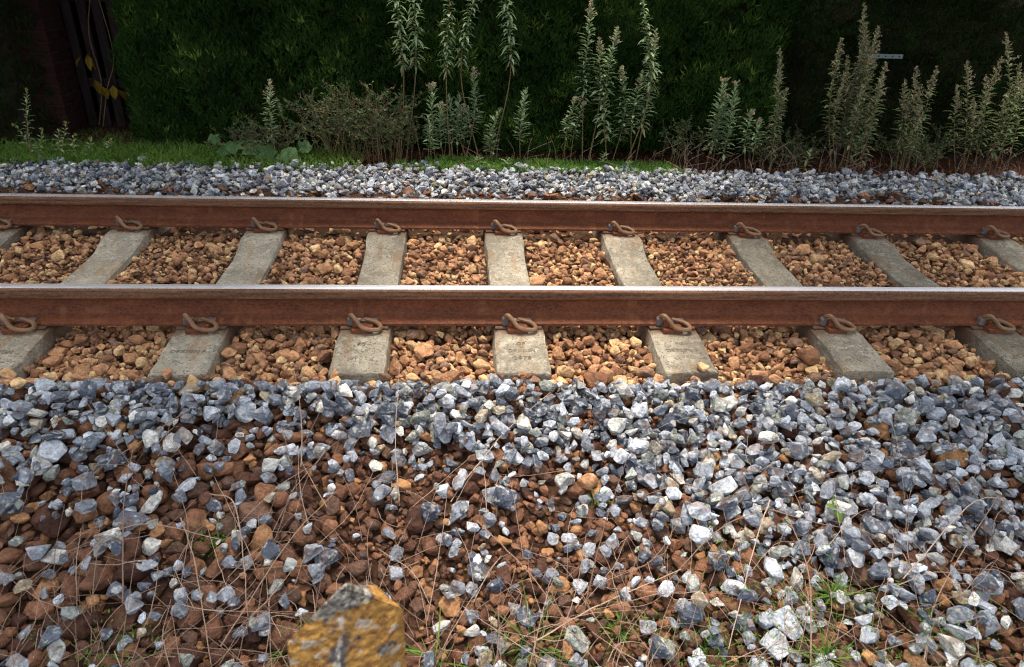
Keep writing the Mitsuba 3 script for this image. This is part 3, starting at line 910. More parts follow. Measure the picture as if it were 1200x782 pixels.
# ------------------------------------------------------------------ tall weeds
def weed(key, stems, seed, leaf='weed_leaf', plume=0.10, L=0.066, droop=-0.35, density=1.0, **lab):
    """stems: (x, y, x_top, z_top, z_of_the_lowest_leaf)"""
    rng = np.random.default_rng(seed)
    tubes, PP, DD, LL, WW, BB, UV = [], [], [], [], [], [], []
    heads = 0
    for (x, y, xt, zt, zl) in stems:
        z0 = top_at(x, y) - 0.03 if y < 2.62 else float(terrain(x, y)) - 0.01
        h = zt - z0
        a = np.array([x, y, z0]); b = np.array([xt, y + rng.normal(0, 0.02), zt])
        mid = (a + b) / 2 + np.array([rng.normal(0, 0.045) * h, rng.normal(0, 0.04) * h, 0])
        path = spline([a, mid, b], 14)
        h = zt - z0
        tubes.append(tube(path, np.linspace(0.0032 + 0.0018 * h, 0.0013, 14), 5))
        f0 = np.clip((zl - z0) / h, 0.04, 0.95)
        n = int(max(14, (1 - f0) * h / 0.005 * density))
        t = f0 + (1 - f0) * (np.arange(n) + rng.random(n)) / n * 0.99
        P = np.stack([np.interp(t, np.linspace(0, 1, 14), path[:, k]) for k in range(3)], -1)
        ang = np.arange(n) * 2.39996 + rng.normal(0, 0.35, n)
        rel = (t - f0) / (1 - f0)
        size = 1.3 * L * np.interp(rel, [0, 0.15, 0.6, 0.9, 1.0], [0.75, 1.0, 0.92, 0.55, 0.30]) * rng.uniform(0.75, 1.2, n)
        lift = np.interp(rel, [0, 0.1, 0.6, 1.0], [-0.25, 0.25, 0.55, 1.4]) + rng.normal(0, 0.18, n)
        D = unit(np.stack([np.cos(ang), np.sin(ang), lift], -1))
        PP.append(P); DD.append(D); LL.append(size); WW.append(size * rng.uniform(0.2, 0.3, n))
        BB.append(np.stack([rng.normal(0, 0.12, n), rng.normal(0, 0.12, n), np.full(n, droop) * rng.uniform(0.3, 1.4, n)], -1))
        UV.append(np.stack([np.clip(rng.normal(0.45, 0.25, n) + 0.15 * rel, 0, 1), np.where(rel < 0.12, 0.5 + 0.5 * rng.random(n), 0.84 * rng.random(n))], -1))
        pp, pd, pl, puv = [], [], [], []
        if plume > 0:
            nb = int(8 + 50 * plume)
            for q in range(nb):
                tb = 1 - plume / h * (q + rng.random()) / nb
                o = np.array([np.interp(tb, np.linspace(0, 1, 14), path[:, c]) for c in range(3)])
                an = rng.uniform(0, 2 * np.pi); ln = (0.010 + 0.045 * q / nb) * rng.uniform(0.5, 1.2)
                e = o + np.array([math.cos(an) * ln, math.sin(an) * ln, ln * rng.uniform(0.3, 1.1)])
                tubes.append(tube(spline([o, (o + e) / 2 + [0, 0, 0.004], e], 4), 0.0007, 3, False))
                k = int(5 + 260 * ln)
                tt = rng.random((k, 1)) ** 0.7
                dd = unit(rng.normal(size=(k, 3)) + [0, 0, 0.5])
                pp.append(o + (e - o) * tt + rng.normal(0, 0.002, (k, 3))); pd.append(dd); pl.append(rng.uniform(0.008, 0.016, k)); puv.append(rng.random((k, 2)))
            P, D = np.vstack(pp), np.vstack(pd)
            m, u = kites(P, D, np.concatenate(pl), np.concatenate(pl) * 0.5, np.cross(D, unit(rng.normal(size=D.shape))), np.vstack(puv))
            add(key + '__seed_head' + (f'_{heads:03d}' if heads else ''), m, 'plume', False, u)
            heads += 1
    add(key + '__stem', join(tubes), 'green_stem', True)
    m, u = blades(np.vstack(PP), np.vstack(DD), np.concatenate(LL), np.concatenate(WW), np.vstack(BB), np.vstack(UV))
    add(key + '__leaves', m, leaf, False, u)
    labels[key] = {**lab, 'category': 'weed'}


weed('tall_weed', [(-0.43, 2.78, -0.44, 1.12, 0.44), (-0.39, 2.78, -0.30, 1.10, 0.43)], 1, plume=0.08, L=0.062, droop=-0.75, label='leftmost tall weed cut by the top edge, with two leafy spires')
weed('tall_weed_001', [(-0.05, 2.80, -0.04, 1.02, 0.41)], 2, plume=0.08, L=0.058, droop=-0.7, label='single tall weed spire with a long bare brown stem, between two double spires')
weed('tall_weed_002', [(0.18, 2.80, 0.20, 1.13, 0.47), (0.26, 2.80, 0.29, 1.17, 0.46)], 3, plume=0.06, L=0.062, droop=-0.7, label='tall weed of two close bare stems with drooping leaves, near the middle')
weed('tall_weed_003', [(0.98, 2.80, 0.95, 0.92, 0.19), (1.02, 2.82, 1.03, 0.67, 0.22)], 4, plume=0.12, L=0.066, label='tall bushy weed with a brownish top, leftmost of the group right of the middle')
weed('tall_weed_004', [(1.18, 2.80, 1.15, 0.75, -0.06), (1.21, 2.82, 1.21, 0.48, -0.06)], 5, plume=0.12, L=0.078, label='weed with long arching leaves and pale tip, second in the right group')
weed('tall_weed_005', [(1.32, 2.80, 1.30, 1.0, 0.36)], 6, plume=0.06, L=0.062, droop=-0.6, label='tall weed on a long bare stem, tallest in the group right of the middle')
weed('tall_weed_006', [(1.39, 2.78, 1.43, 0.74, 0.04), (1.37, 2.80, 1.38, 0.45, 0.02)], 7, plume=0.14, L=0.066, label='weed leaning right with a buff seed head, last in the group right of the middle')
weed('tall_weed_007', [(0.84, 2.80, 0.88, 0.26, -0.04), (0.88, 2.79, 0.95, 0.22, -0.04)], 8, plume=0.04, L=0.055, label='short grey green weed just left of the tall group right of the middle')
weed('leafy_weed', [(-0.19, 2.70, -0.21, 0.12, -0.15)], 9, plume=0.0, L=0.05, droop=-0.1, label='small pale leafy weed beside the wiry scrub, lowest of its clump')
weed('leafy_weed_001', [(-0.16, 2.78, -0.17, 0.34, -0.1), (-0.10, 2.80, -0.11, 0.20, -0.1)], 10, plume=0.05, L=0.06, droop=-0.1, label='leafy weed with a brown tip behind the small pale weed')
weed('leafy_weed_002', [(0.06, 2.78, 0.12, 0.45, 0.0), (0.09, 2.80, 0.06, 0.18, -0.05)], 11, plume=0.08, L=0.06, droop=-0.15, label='leafy weed with a pale brown pointed top between the tall bare stems')
weed('leafy_weed_003', [(-0.05, 2.82, -0.06, 0.24, -0.1), (0.01, 2.80, 0.02, 0.25, -0.1), (-0.10, 2.84, -0.13, 0.18, -0.12), (0.04, 2.84, 0.09, 0.16, -0.12)], 12, plume=0.0, L=0.065, droop=-0.1, label='bushy green weed around the foot of the single tall spire')
weed('leafy_weed_004', [(0.28, 2.72, 0.33, 0.17, -0.13), (0.25, 2.74, 0.27, 0.02, -0.16)], 13, plume=0.0, L=0.055, droop=-0.1, label='low leafy weed at the foot of the two bare stems')
weed('leafy_weed_005', [(0.49, 2.75, 0.51, 0.31, -0.06)], 14, plume=0.0, L=0.06, droop=-0.05, label='lone upright leafy weed in front of the middle of the hedge')
weed('leafy_weed_006', [(-1.33, 2.70, -1.31, 0.35, -0.05)], 15, plume=0.14, L=0.055, droop=-0.2, label='pale weed with a brown seed spike standing above broad leaves on the left')
weed('leafy_weed_007', [(1.95, 2.75, 1.98, 0.42, -0.12), (2.07, 2.75, 2.09, 0.39, -0.14), (2.01, 2.77, 2.03, 0.30, -0.12)], 16, 'weed_leaf', 0.02, 0.07, -0.15, label='green leafy weed of two stems standing alone right of the tall group')
weed('brown_weed', [(2.47, 2.75, 2.37, 0.64, -0.13), (2.48, 2.74, 2.47, 0.37, -0.06)], 17, 'dry_weed_leaf', 0.34, 0.06, -0.3, label='weed with a long pale seed plume, right of the lone green leafy weed')
weed('brown_weed_001', [(2.27, 2.72, 2.22, 0.21, -0.1), (2.31, 2.73, 2.30, 0.14, -0.1)], 18, 'weed_leaf', 0.05, 0.065, -0.3, label='short yellowish weed leaning against the weed with the long plume')
weed('brown_weed_002', [(3.05, 2.75, 2.91, 0.96, -0.05), (3.07, 2.72, 3.06, 0.82, -0.01), (2.98, 2.75, 2.81, 0.73, 0.02), (3.17, 2.70, 3.16, 0.58, -0.07), (2.99, 2.78, 2.90, 0.60, -0.05), (3.10, 2.74, 3.02, 0.62, -0.05), (3.20, 2.72, 3.12, 0.28, -0.17), (3.02, 2.74, 2.96, 0.84, -0.05), (3.0, 2.70, 2.87, 0.5, -0.1), (3.12, 2.72, 3.10, 0.70, -0.1), (3.06, 2.69, 3.0, 0.42, -0.12), (3.14, 2.76, 3.20, 0.48, -0.08), (3.08, 2.77, 2.98, 0.7, 0.0)], 19, 'dry_weed_leaf', 0.30, 0.064, -0.35, 0.75, label='largest clump of browning weeds with pale plumes, on the right')
weed('brown_weed_003', [(3.53, 2.72, 3.42, 0.55, -0.03), (3.57, 2.72, 3.58, 0.55, -0.03), (3.51, 2.74, 3.38, 0.44, -0.04), (3.55, 2.73, 3.50, 0.42, -0.06), (3.58, 2.70, 3.52, 0.30, -0.1), (3.50, 2.76, 3.45, 0.36, -0.1)], 20, 'dry_weed_leaf', 0.22, 0.058, -0.35, 0.7, label='clump of brown weeds right of the perforated strip')
weed('brown_weed_004', [(4.22, 2.72, 4.03, 0.80, -0.09), (4.09, 2.75, 3.83, 0.59, -0.07), (4.31, 2.70, 4.18, 0.59, -0.08), (4.43, 2.72, 4.27, 0.53, -0.08), (4.03, 2.76, 3.81, 0.42, -0.10), (4.15, 2.74, 3.97, 0.5, -0.08), (4.2, 2.76, 4.1, 0.62, -0.05), (4.3, 2.74, 4.22, 0.4, -0.1), (4.05, 2.70, 3.93, 0.34, -0.1)], 21, 'dry_weed_leaf', 0.22, 0.062, -0.35, 0.7, label='dim clump of brown weeds at the right picture edge')


# wiry scrub
def scrub(key, cx, cy, w, h, n, seed, **lab):
    rng = np.random.default_rng(seed)
    tubes, PP, DD = [], [], []
    for _ in range(n):
        x = cx + rng.normal(0, w * 0.22); y = cy + rng.normal(0, 0.06)
        z = float(terrain(x, y)) - 0.01
        a = rng.uniform(-1, 1)
        hh = h * rng.uniform(0.5, 1.05)
        end = np.array([x + a * w * 0.40, y + rng.normal(-0.03, 0.10), z + hh * (1 - 0.35 * abs(a))])
        path = spline([(x, y, z), ((x * 0.6 + end[0] * 0.4), y, z + hh * 0.5), end], 10)
        tubes.append(tube(path, np.linspace(0.0026, 0.001, 10), 4, False))
        segs = [path]
        for _ in range(5):
            i = int(rng.integers(3, 9)); s = path[i]
            e = s + np.array([rng.normal(0, 0.10), rng.normal(0, 0.06), rng.uniform(0.02, 0.13)])
            sub = spline([s, (s + e) / 2 + rng.normal(0, 0.008, 3), e], 6)
            tubes.append(tube(sub, np.linspace(0.0014, 0.0007, 6), 3, False)); segs.append(sub)
        for sg in segs:
            k = 22 if len(sg) == 10 else 15
            t = rng.uniform(0.25, 1, k) * (len(sg) - 1)
            i = np.minimum(t.astype(int), len(sg) - 2)
            PP.append(sg[i] + (sg[i + 1] - sg[i]) * (t - i)[:, None])
            DD.append(unit(np.c_[rng.normal(0, 0.7, k), rng.normal(-0.1, 0.6, k), rng.normal(0.3, 0.5, k)]))
    add(key + '__twigs', join(tubes), 'green_stem', True)
    P, D = np.vstack(PP), np.vstack(DD)
    ln = rng.uniform(0.014, 0.034, len(P))
    m, u = kites(P, D, ln, ln * 0.36, np.cross(D, unit(rng.normal(size=D.shape))), rng.random((len(P), 2)))
    add(key + '__leaves', m, 'scrub_leaf', False, u)
    labels[key] = {**lab, 'category': 'shrub'}


scrub('wiry_shrub', -0.86, 2.80, 0.68, 0.66, 44, 41, label='wiry grey green scrub left of the tall bare stems')
scrub('wiry_shrub_001', -0.50, 2.78, 0.46, 0.60, 30, 42, label='brownish wiry scrub just left of the small pale weeds')
scrub('wiry_shrub_002', -1.45, 2.84, 0.42, 0.36, 18, 43, label='low dead wiry scrub behind the broad leaves on the left')
scrub('wiry_shrub_003', 3.72, 2.84, 0.6, 0.30, 26, 44, label='low dry scrub between the two brown weed clumps on the far right')
scrub('wiry_shrub_005', 2.62, 2.88, 0.5, 0.26, 18, 46, label='low dim scrub between the plume weed and the largest clump')
scrub('wiry_shrub_004', 1.70, 2.84, 0.25, 0.42, 7, 45, label='thin dead brown twigs left of the lone green leafy weed')

# broad leaved plant
def broad_plant(key, leaves, seed, **lab):
    rng = np.random.default_rng(seed)
    root = np.mean([l[:2] for l in leaves], axis=0)
    for k, (x, y, z, s, tilt) in enumerate(leaves):
        ang = np.linspace(0, 2 * np.pi, 15)[:-1]
        r = s * (1 + 0.14 * np.cos(5 * ang) + 0.05 * rng.normal(size=14)) * np.where(np.abs(ang - np.pi) < 0.3, 0.72, 1)
        rim = np.stack([r * np.cos(ang), r * np.sin(ang) * 0.9, 0.18 * r * np.cos(2 * ang) + 0.01 * rng.normal(size=14)], -1)
        mid = rim * 0.5 + np.array([0, 0, 0.008])
        v = np.vstack([[[0, 0, -0.01]], mid, rim])
        f = [[0, 1 + i, 1 + (i + 1) % 14] for i in range(14)]
        for i in range(14):
            j = (i + 1) % 14
            f += [[1 + i, 15 + i, 15 + j], [1 + i, 15 + j, 1 + j]]
        Rm = trimesh.transformations.euler_matrix(tilt, rng.normal(0, 0.25), rng.uniform(0, 6.28), 'sxyz')[:3, :3]
        Rx = trimesh.transformations.rotation_matrix(tilt, [1, 0, 0])[:3, :3]
        v = (v @ trimesh.transformations.rotation_matrix(rng.uniform(0, 6.28), [0, 0, 1])[:3, :3].T) @ Rx.T + [x, y, z]
        add(key + '__leaf' + (f'_{k:03d}' if k else ''), (v, np.array(f)), 'broad_leaf', True, np.tile(rng.random((1, 2)), (len(v), 1)))
    st = [tube(spline([(root[0], root[1], float(terrain(*root)) - 0.01), ((root[0] + x) / 2, y, z - 0.05), (x, y, z - 0.008)], 7), 0.0025, 5) for x, y, z, s, t in leaves]
    add(key + '__stalks', join(st), 'green_stem', True)
    labels[key] = {**lab, 'category': 'plant'}


broad_plant('broad_leaved_plant', [(-1.76, 2.68, -0.075, 0.045, 0.9), (-1.63, 2.70, -0.13, 0.075, 0.5), (-1.52, 2.69, -0.15, 0.07, 0.4), (-1.71, 2.66, -0.16, 0.05, 0.6)], 51, label='low plant with a few broad round leaves left of the pale spiky weed')
broad_plant('broad_leaved_plant_001', [(-1.40, 2.66, -0.17, 0.085, 0.8), (-1.24, 2.64, -0.185, 0.08, 0.7), (-1.33, 2.62, -0.20, 0.05, 0.5), (-1.12, 2.70, -0.13, 0.055, 0.9)], 52, label='plant with large folded bright green leaves at the foot of the pale spiky weed')

# weeds with yellow flowers at the left
def flower_weed(key, stems, seed, **lab):
    rng = np.random.default_rng(seed)
    weed(key, stems, seed, 'weed_leaf', 0.0, 0.045, -0.25, 0.55, **lab)
    for f, (x, y, xt, zt, zl) in enumerate(stems):
        P, D = [], []
        for k in range(9):
            a = k * 0.7
            P.append((xt, y - 0.01, zt)); D.append((math.cos(a), -0.35, math.sin(a)))
        P, D = np.array(P), unit(np.array(D))
        m, u = kites(P, D, 0.014, 0.009, np.cross(D, [0.1, -1, 0.1]), np.full((len(P), 2), 0.6))
        add(key + '__flower_head' + (f'_{f:03d}' if f else ''), m, 'yellow_leaf', False, u)


flower_weed('flowering_weed', [(-3.07, 2.66, -2.96, 0.25, -0.1), (-3.05, 2.66, -2.93, -0.02, -0.2), (-3.0, 2.68, -3.13, 0.0, -0.2)], 61, label='thin tall weed at the left picture edge')
flower_weed('flowering_weed_001', [(-2.85, 2.67, -2.82, -0.03, -0.22), (-2.78, 2.68, -2.72, -0.06, -0.22), (-2.7, 2.66, -2.62, -0.08, -0.22), (-2.9, 2.7, -2.78, 0.02, -0.2), (-2.6, 2.7, -2.5, -0.10, -0.2)], 62, label='bushy low weed with tiny yellow flowers beside the dark gap on the left')

# little seedlings in the ground cover
for k, (x, y, h, lab) in enumerate(((1.11, 2.66, 0.15, 'small bright seedling in front of the tall weeds right of the middle'), (0.37, 2.62, 0.09, 'tiny pale seedling in front of the low leafy weed'), (1.30, 2.65, 0.09, 'tiny seedling left of the long bare stem, right of the bright seedling'), (2.72, 2.70, 0.20, 'small dim seedling between the plume weed and the largest clump'), (0.15, 2.64, 0.08, 'tiny star shaped seedling at the foot of the double bare stems'))):
    z0 = top_at(x, y)
    weed('seedling' + (f'_{k:03d}' if k else ''), [(x, y, x + 0.01, z0 + h, z0 + 0.03)], 70 + k, 'weed_leaf', 0.0, 0.045, -0.1, 0.8, label=lab)

# ------------------------------------------------------------------ perforated strip
add('perforated_strip', box(3.10, 3.45, 2.985, 2.995, 0.565, 0.595, 0.001), 'painted_strip', label='pale blue perforated metal strip sticking out of the dark bush on the right', category='metal strip')
holes = []
for x in (3.20, 3.255, 3.31, 3.365, 3.42):
    m = trimesh.creation.cylinder(0.0055, 0.002, sections=14)
    m.apply_transform(trimesh.transformations.rotation_matrix(np.pi / 2, [1, 0, 0])); m.apply_translation((x, 2.9846, 0.58))
    holes.append(m)
add('perforated_strip__holes', trimesh.util.concatenate(holes), 'strip_hole')
add('perforated_strip__post', box(3.10, 3.135, 2.997, 3.030, -0.4, 0.68, 0.002), 'old_paling')

# ------------------------------------------------------------------ grass and ground cover behind the far bank
def grass_patch(key, x0, x1, y0, y1, n, lo, hi, bsdf, seed, density=None, width=0.005, **lab):
    rng = np.random.default_rng(seed)
    x, y = rng.uniform(x0, x1, n), rng.uniform(y0, y1, n)
    if density is not None:
        k = rng.random(n) < density(x, y)
        x, y = x[k], y[k]
    z = terrain(x, y) + 0.0
    D = unit(np.c_[rng.normal(0, 0.35, len(x)), rng.normal(0, 0.35, len(x)), np.ones(len(x))])
    B = np.c_[rng.normal(0, 0.35, len(x)), rng.normal(0, 0.35, len(x)), np.full(len(x), -0.15)]
    u = np.stack([np.clip(meshkit.fbm(np.stack([x * 7, y * 7, x * 0], -1), 2, seed) * 0.9 - 0.2 + 0.55 * rng.random(len(x)), 0, 1), rng.random(len(x)) * 0.7], -1)
    m, uu = blades(np.stack([x, y, z], -1), D, rng.uniform(lo, hi, len(x)), rng.uniform(0.7, 1.3, len(x)) * width, B, u, side=unit(rng.normal(size=(len(x), 3)) * [1, 1, 0.1]))
    add(key, m, bsdf, False, uu, kind='stuff', **lab)


def gdens(x, y):
    return np.clip(1.25 - np.clip((x + 1.35) / 0.55, 0, 2), 0, 1) * np.clip(0.3 + meshkit.fbm(np.stack([x * 4, y * 4, x * 0], -1), 2, 3) * 1.2, 0, 1)


grass_patch('grass_verge', -5.2, -0.7, 2.50, 2.95, 13000, 0.05, 0.15, 'grass_blade', 81, gdens, 0.008, label='bright green grass strip between the far stones and the dark gap on the left')
grass_patch('grass_verge_001', -5.2, -1.7, 2.9, 3.5, 2500, 0.03, 0.08, 'grass_blade', 86, None, 0.0045, label='sparse shaded grass at the foot of the dark gap on the left')


def cdens(x, y):
    return np.clip(meshkit.fbm(np.stack([x * 3.2, y * 3.2, x * 0 + 4], -1), 3, 5) * 2.2 - 0.5, 0, 1) * np.clip((x + 0.5) / 0.25, 0, 1) * np.clip((1.75 - x) / 0.3, 0, 1)


grass_patch('ground_cover', -0.6, 1.8, 2.52, 2.80, 20000, 0.03, 0.085, 'cover_leaf', 82, cdens, 0.009, label='low green mossy ground cover between the far stones and the tall weeds')
# dead leaves and bracken litter at the foot of the hedge
lr = np.random.default_rng(83)
n = 1500
x, y = lr.uniform(-2.6, 5.0, n), lr.uniform(2.62, 3.1, n)
P = np.stack([x, y, terrain(x, y) + lr.uniform(0.003, 0.03, n)], -1)
D = unit(np.c_[lr.normal(0, 1, n), lr.normal(0, 1, n), lr.normal(0.15, 0.3, n)])
m, u = blades(P, D, lr.uniform(0.02, 0.06, n), lr.uniform(0.008, 0.024, n), np.c_[np.zeros((n, 2)), lr.normal(0.1, 0.3, n)], lr.random((n, 2)))
add('leaf_litter', m, 'dead_leaf', False, u, label='dead brown leaves lying at the foot of the hedge', kind='stuff')
# thin dead stalks standing under the weeds
parts = []
uvd = []
for _ in range(150):
    x, y = lr.uniform(-0.3, 4.6), lr.uniform(2.60, 2.85)
    if x < 1.4 and lr.random() < 0.55:
        continue
    z = float(terrain(x, y)); h = lr.uniform(0.06, 0.28)
    p = spline([(x, y, z), (x + lr.normal(0, 0.03), y, z + h * 0.5), (x + lr.normal(0, 0.09), y + lr.normal(0, 0.04), z + h)], 6)
    t = tube(p, np.linspace(0.0022, 0.0009, 6), 4); parts.append(t); uvd.append(np.tile(lr.random((1, 2)), (len(t[0]), 1)))
add('dead_stalks', join(parts), 'dead_stalk', True, np.vstack(uvd), label='thin dead stalks standing at the foot of the weeds', kind='stuff')
labels['dead_stalks']['category'] = 'stalks'

# ------------------------------------------------------------------ dry stalks over the near stones
tr = np.random.default_rng(91)


def stalk_path(pts, lift=0.012, wob=0.01, n=14):
    p = []
    for k, (x, y, *z) in enumerate(pts):
        p.append((x, y, top_at(x, y) + (z[0] if z else lift)))
    s = spline(p, n)
    s[1:-1] += tr.normal(0, wob * 0.10, (n - 2, 3))
    need = np.array([max(q[2], top_at(q[0], q[1]) + 0.002) for q in s])
    for _ in range(3):
        need[1:-1] = np.maximum(need[1:-1] * 0.4 + 0.3 * (need[:-2] + need[2:]), s[1:-1, 2])
    s[:, 2] = need
    return s


LONG = [[(0.59, -1.34, 0.02), (0.76, -1.25, 0.07), (0.93, -1.17, 0.10)], [(0.93, -1.17, 0.10), (1.10, -1.20, 0.05), (1.29, -1.23, 0.02)], [(0.94, -1.16, 0.10), (0.85, -1.30, 0.07), (0.70, -1.57, 0.02)],
        [(0.20, -1.50, 0.01), (0.38, -1.42, 0.05), (0.64, -1.32, 0.03)], [(0.34, -1.43, 0.01), (0.42, -1.24, 0.08), (0.53, -1.02, 0.16)], [(0.06, -1.12, 0.02), (0.2, -1.33, 0.05), (0.36, -1.60, 0.02)],
        [(-0.82, -1.09, 0.02), (-0.72, -1.28, 0.06), (-0.61, -1.55, 0.03)], [(-0.88, -1.38, 0.01), (-0.95, -1.12, 0.07), (-1.02, -0.85, 0.14)], [(-0.18, -1.02, 0.01), (-0.2, -0.85, 0.09), (-0.19, -0.68, 0.17)],
        [(-0.60, -1.50, 0.01), (-0.47, -1.24, 0.06), (-0.37, -1.03, 0.03)], [(1.18, -1.66, 0.01), (1.36, -1.42, 0.07), (1.74, -1.09, 0.03)], [(1.27, -1.38, 0.01), (1.55, -1.2, 0.09), (1.79, -1.07, 0.06)],
        [(-0.02, -1.0, 0.01), (0.15, -0.78, 0.07), (0.34, -0.58, 0.06)], [(-1.1, -1.3, 0.01), (-0.92, -1.18, 0.05), (-0.66, -1.22, 0.02)], [(-0.75, -1.02, 0.02), (-0.62, -1.18, 0.08), (-0.55, -1.42, 0.02)],
        [(0.9, -1.62, 0.02), (0.95, -1.42, 0.12), (0.93, -1.22, 0.2)], [(-0.5, -0.9, 0.01), (-0.52, -0.74, 0.1), (-0.56, -0.6, 0.18)], [(-1.2, -0.95, 0.01), (-1.05, -0.8, 0.06), (-0.86, -0.7, 0.1)]]
LONG_LABELS = ['long dry stalk rising to the kink of the bent twig at the lower right', 'dry stalk running right from the kink of the bent twig over grey stones', 'dry stalk dropping to the bottom edge from the kink of the bent twig',
               'low dry stalk slanting up to the right from the fresh grass tuft', 'dry stalk standing up right of the fresh grass tuft', 'dry stalk crossing the brown pebbles down to the fresh grass tuft',
               'long dry stalk curving down over red brown stones left of the lichen post', 'dry stalk leaning back to the left over red brown stones', 'upright dry stalk above the lichen post, in front of the middle left grey stones',
               'dry stalk slanting up to the right just left of the lichen post', 'dry stalk slanting up to the right at the lower right corner', 'dry stalk arching over grey stones at the right picture edge',
               'dry stalk lying up into the grey stones in the middle of the bank', 'dry stalk lying almost level among the red brown stones at lower left', 'dry stalk bending right beside the thin grey green sprig on the left',
               'tall dry stalk standing from the bottom edge, right of the bent twig', 'upright dry stalk reaching into the grey stones left of the middle', 'dry stalk slanting into the grey stones at the left picture edge']
for k, pts in enumerate(LONG):
    p = stalk_path(pts, wob=0.008)
    t = tube(p, np.linspace(0.0022, 0.0011, len(p)), 5)
    add('dry_stalk' + (f'_{k:03d}' if k else ''), t, 'dead_stalk', True, np.tile(tr.random((1, 2)), (len(t[0]), 1)), label=LONG_LABELS[k], category='dry stalk', group='long dry stalks over the near stones')
parts, uvd = [], []
while len(parts) < 620:
    x = tr.uniform(-1.7, 1.9); y = -0.78 - 0.95 * tr.random() ** 0.72
    dens = 0.22 + 0.6 * math.exp(-((x + 0.55) / 0.28) ** 2) * (y < -0.85) + 1.1 * (y < -1.32) + 0.7 * (x > 0.6 and y < -1.25)
    if tr.random() > dens:
        continue
    a = tr.normal(1.57, 1.1); ln = tr.uniform(0.08, 0.34)
    up = tr.random() ** 2 * 0.16
    x1, y1 = x + ln * math.cos(a), y + ln * math.sin(a) * 0.9
    xm, ym = (x + x1) / 2 + tr.normal(0, 0.02), (y + y1) / 2 + tr.normal(0, 0.02)
    p = stalk_path([(x, y, 0.002), (xm, ym, up * 0.55 + 0.012), (x1, y1, up)], n=9)
    t = tube(p, np.linspace(0.0012, 0.0006, 9) * tr.uniform(0.6, 1.2), 4)
    parts.append(t); uvd.append(np.tile(tr.random((1, 2)), (len(t[0]), 1)))
add('dry_grass_litter', join(parts), 'dead_stalk', True, np.vstack(uvd), label='thin dry grass stems scattered over the near stones', kind='stuff')

# ------------------------------------------------------------------ green tufts among the near stones
def tuft(key, x, y, n, h, spread, width, seed, bsdf='grass_blade', **lab):
    rng = np.random.default_rng(seed)
    a = rng.uniform(0, 2 * np.pi, n); r = np.abs(rng.normal(0, spread, n))
    X, Y = x + r * np.cos(a), y + r * np.sin(a)
    Z = np.array([top_at(p, q) for p, q in zip(X, Y)]) - 0.02
    D = unit(np.c_[np.cos(a) * rng.uniform(0.1, 0.9, n), np.sin(a) * rng.uniform(0.1, 0.9, n), np.ones(n)] + rng.normal(0, 0.25, (n, 3)))
    B = np.c_[np.cos(a) * 0.4, np.sin(a) * 0.4, -rng.uniform(0.2, 0.6, n)] + rng.normal(0, 0.35, (n, 3))
    m, u = blades(np.stack([X, Y, Z], -1), D, rng.uniform(0.25, 1.1, n) * h, rng.uniform(0.7, 1.3, n) * width, B, rng.random((n, 2)) * [1, 0.7], side=unit(np.c_[-np.sin(a), np.cos(a), rng.normal(0, 0.3, n)]))
    add(key, m, bsdf, False, u, **lab)


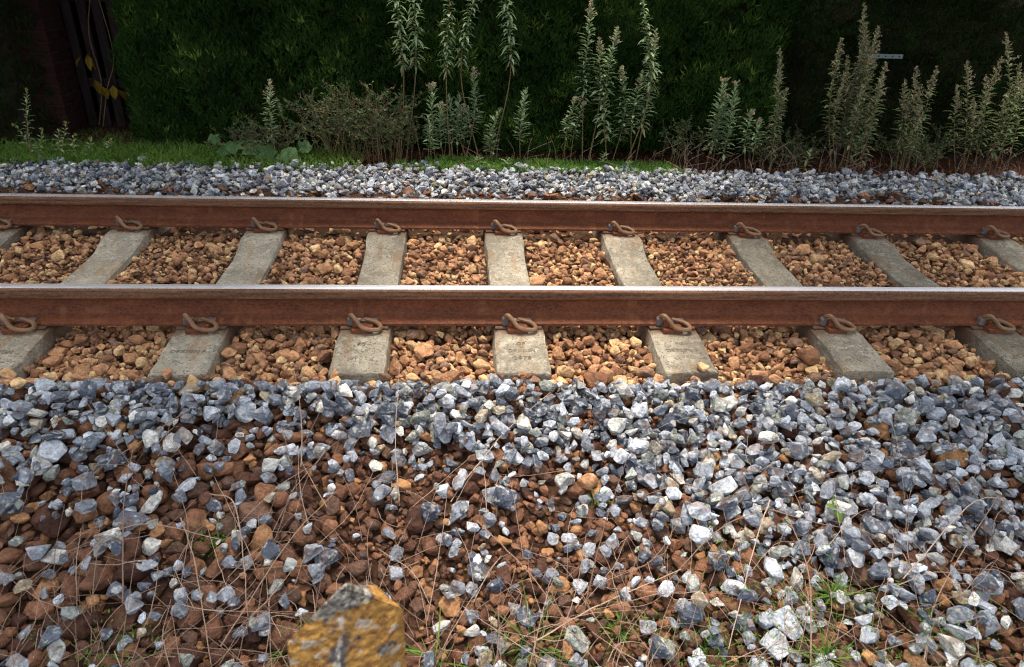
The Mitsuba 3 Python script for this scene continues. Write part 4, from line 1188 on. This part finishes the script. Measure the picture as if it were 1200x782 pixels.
TUFTS = [(0.20, -1.50, 54, 0.15, 0.011, 0.004, 'fresh green grass tuft at the bottom, right of the lichen post'), (-0.88, -1.50, 64, 0.06, 0.011, 0.004, 'small feathery green tuft at the lower left corner'),
         (1.06, -1.40, 96, 0.06, 0.011, 0.0045, 'green tuft with dry stems at the lower right'), (-0.70, -1.16, 80, 0.05, 0.011, 0.0028, 'thin grey green sprig among the red brown stones on the left'),
         (0.66, -1.56, 64, 0.07, 0.011, 0.004, 'low green tuft at the bottom right of the middle'), (-0.06, -1.56, 25, 0.12, 0.011, 0.004, 'few long green blades just right of the lichen post'),
         (0.44, -1.05, 35, 0.035, 0.011, 0.005, 'tiny moss green sprig beside the tan cobble'), (0.95, -1.60, 80, 0.09, 0.011, 0.004, 'green tuft at the bottom edge, towards the right'),
         (-0.44, -1.50, 28, 0.09, 0.011, 0.0035, 'sparse green blades left of the lichen post'), (0.44, -1.47, 64, 0.045, 0.011, 0.005, 'low leafy sprig right of the fresh grass tuft'), (1.30, -1.52, 64, 0.07, 0.011, 0.004, 'dull green tuft near the lower right corner')]
for k, (x, y, n, h, sp, w, lab) in enumerate(TUFTS):
    tuft('grass_tuft' + (f'_{k:03d}' if k else ''), x, y, n, h, sp, w, 200 + k, label=lab, category='grass tuft')
tuft('clover_sprig', 1.18, -1.13, 12, 0.035, 0.003, 0.022, 300, 'grass_blade', label='small bright green leaf cluster between the grey stones on the right', category='seedling')
gr = np.random.default_rng(400)
P = []
for cx, cy, w, n in ((1.06, -1.41, 0.10, 420), (0.86, -1.52, 0.12, 420), (0.66, -1.57, 0.08, 260), (0.44, -1.46, 0.06, 170), (-0.88, -1.50, 0.07, 260), (1.36, -1.55, 0.12, 320), (-0.34, -1.53, 0.07, 120), (0.80, -1.27, 0.11, 200), (-0.70, -1.16, 0.04, 120), (0.10, -1.56, 0.08, 130), (1.2, -1.62, 0.12, 320), (0.30, -1.60, 0.10, 170)):
    x, y = gr.normal(cx, w, n), gr.normal(cy, w * 0.6, n)
    x, y = np.round(x / 0.024) * 0.024 + gr.normal(0, 0.005, n), np.round(y / 0.024) * 0.024 + gr.normal(0, 0.005, n)     # sprigs rather than an even scatter
    z = np.array([top_at(a, b) for a, b in zip(x, y)]) + gr.random(n) ** 1.5 * 0.035 - 0.003
    P.append(np.stack([x, y, z], -1))
P = np.vstack(P)
D = unit(np.c_[gr.normal(0, 0.8, len(P)), gr.normal(0, 0.8, len(P)), gr.uniform(0.0, 1.0, len(P))])
m, u = kites(P, D, gr.uniform(0.007, 0.019, len(P)), gr.uniform(0.0025, 0.005, len(P)), np.cross(D, unit(gr.normal(size=D.shape))), np.clip(gr.random((len(P), 2)) * 0.6, 0, 1))
add('creeping_weeds', m, 'cover_leaf', False, u, label='low feathery green weeds creeping over the stones along the bottom edge', kind='stuff')
SPECIAL_PARTS = {'ballast_shoulder__tan_cobble': {'label': 'large round tan cobble among the brown stones'}}
labels.update({k: v for k, v in SPECIAL_PARTS.items() if k in scene})
print('stones', len(near.stones), len(crib.stones), len(far.stones), 'entries', len(scene))
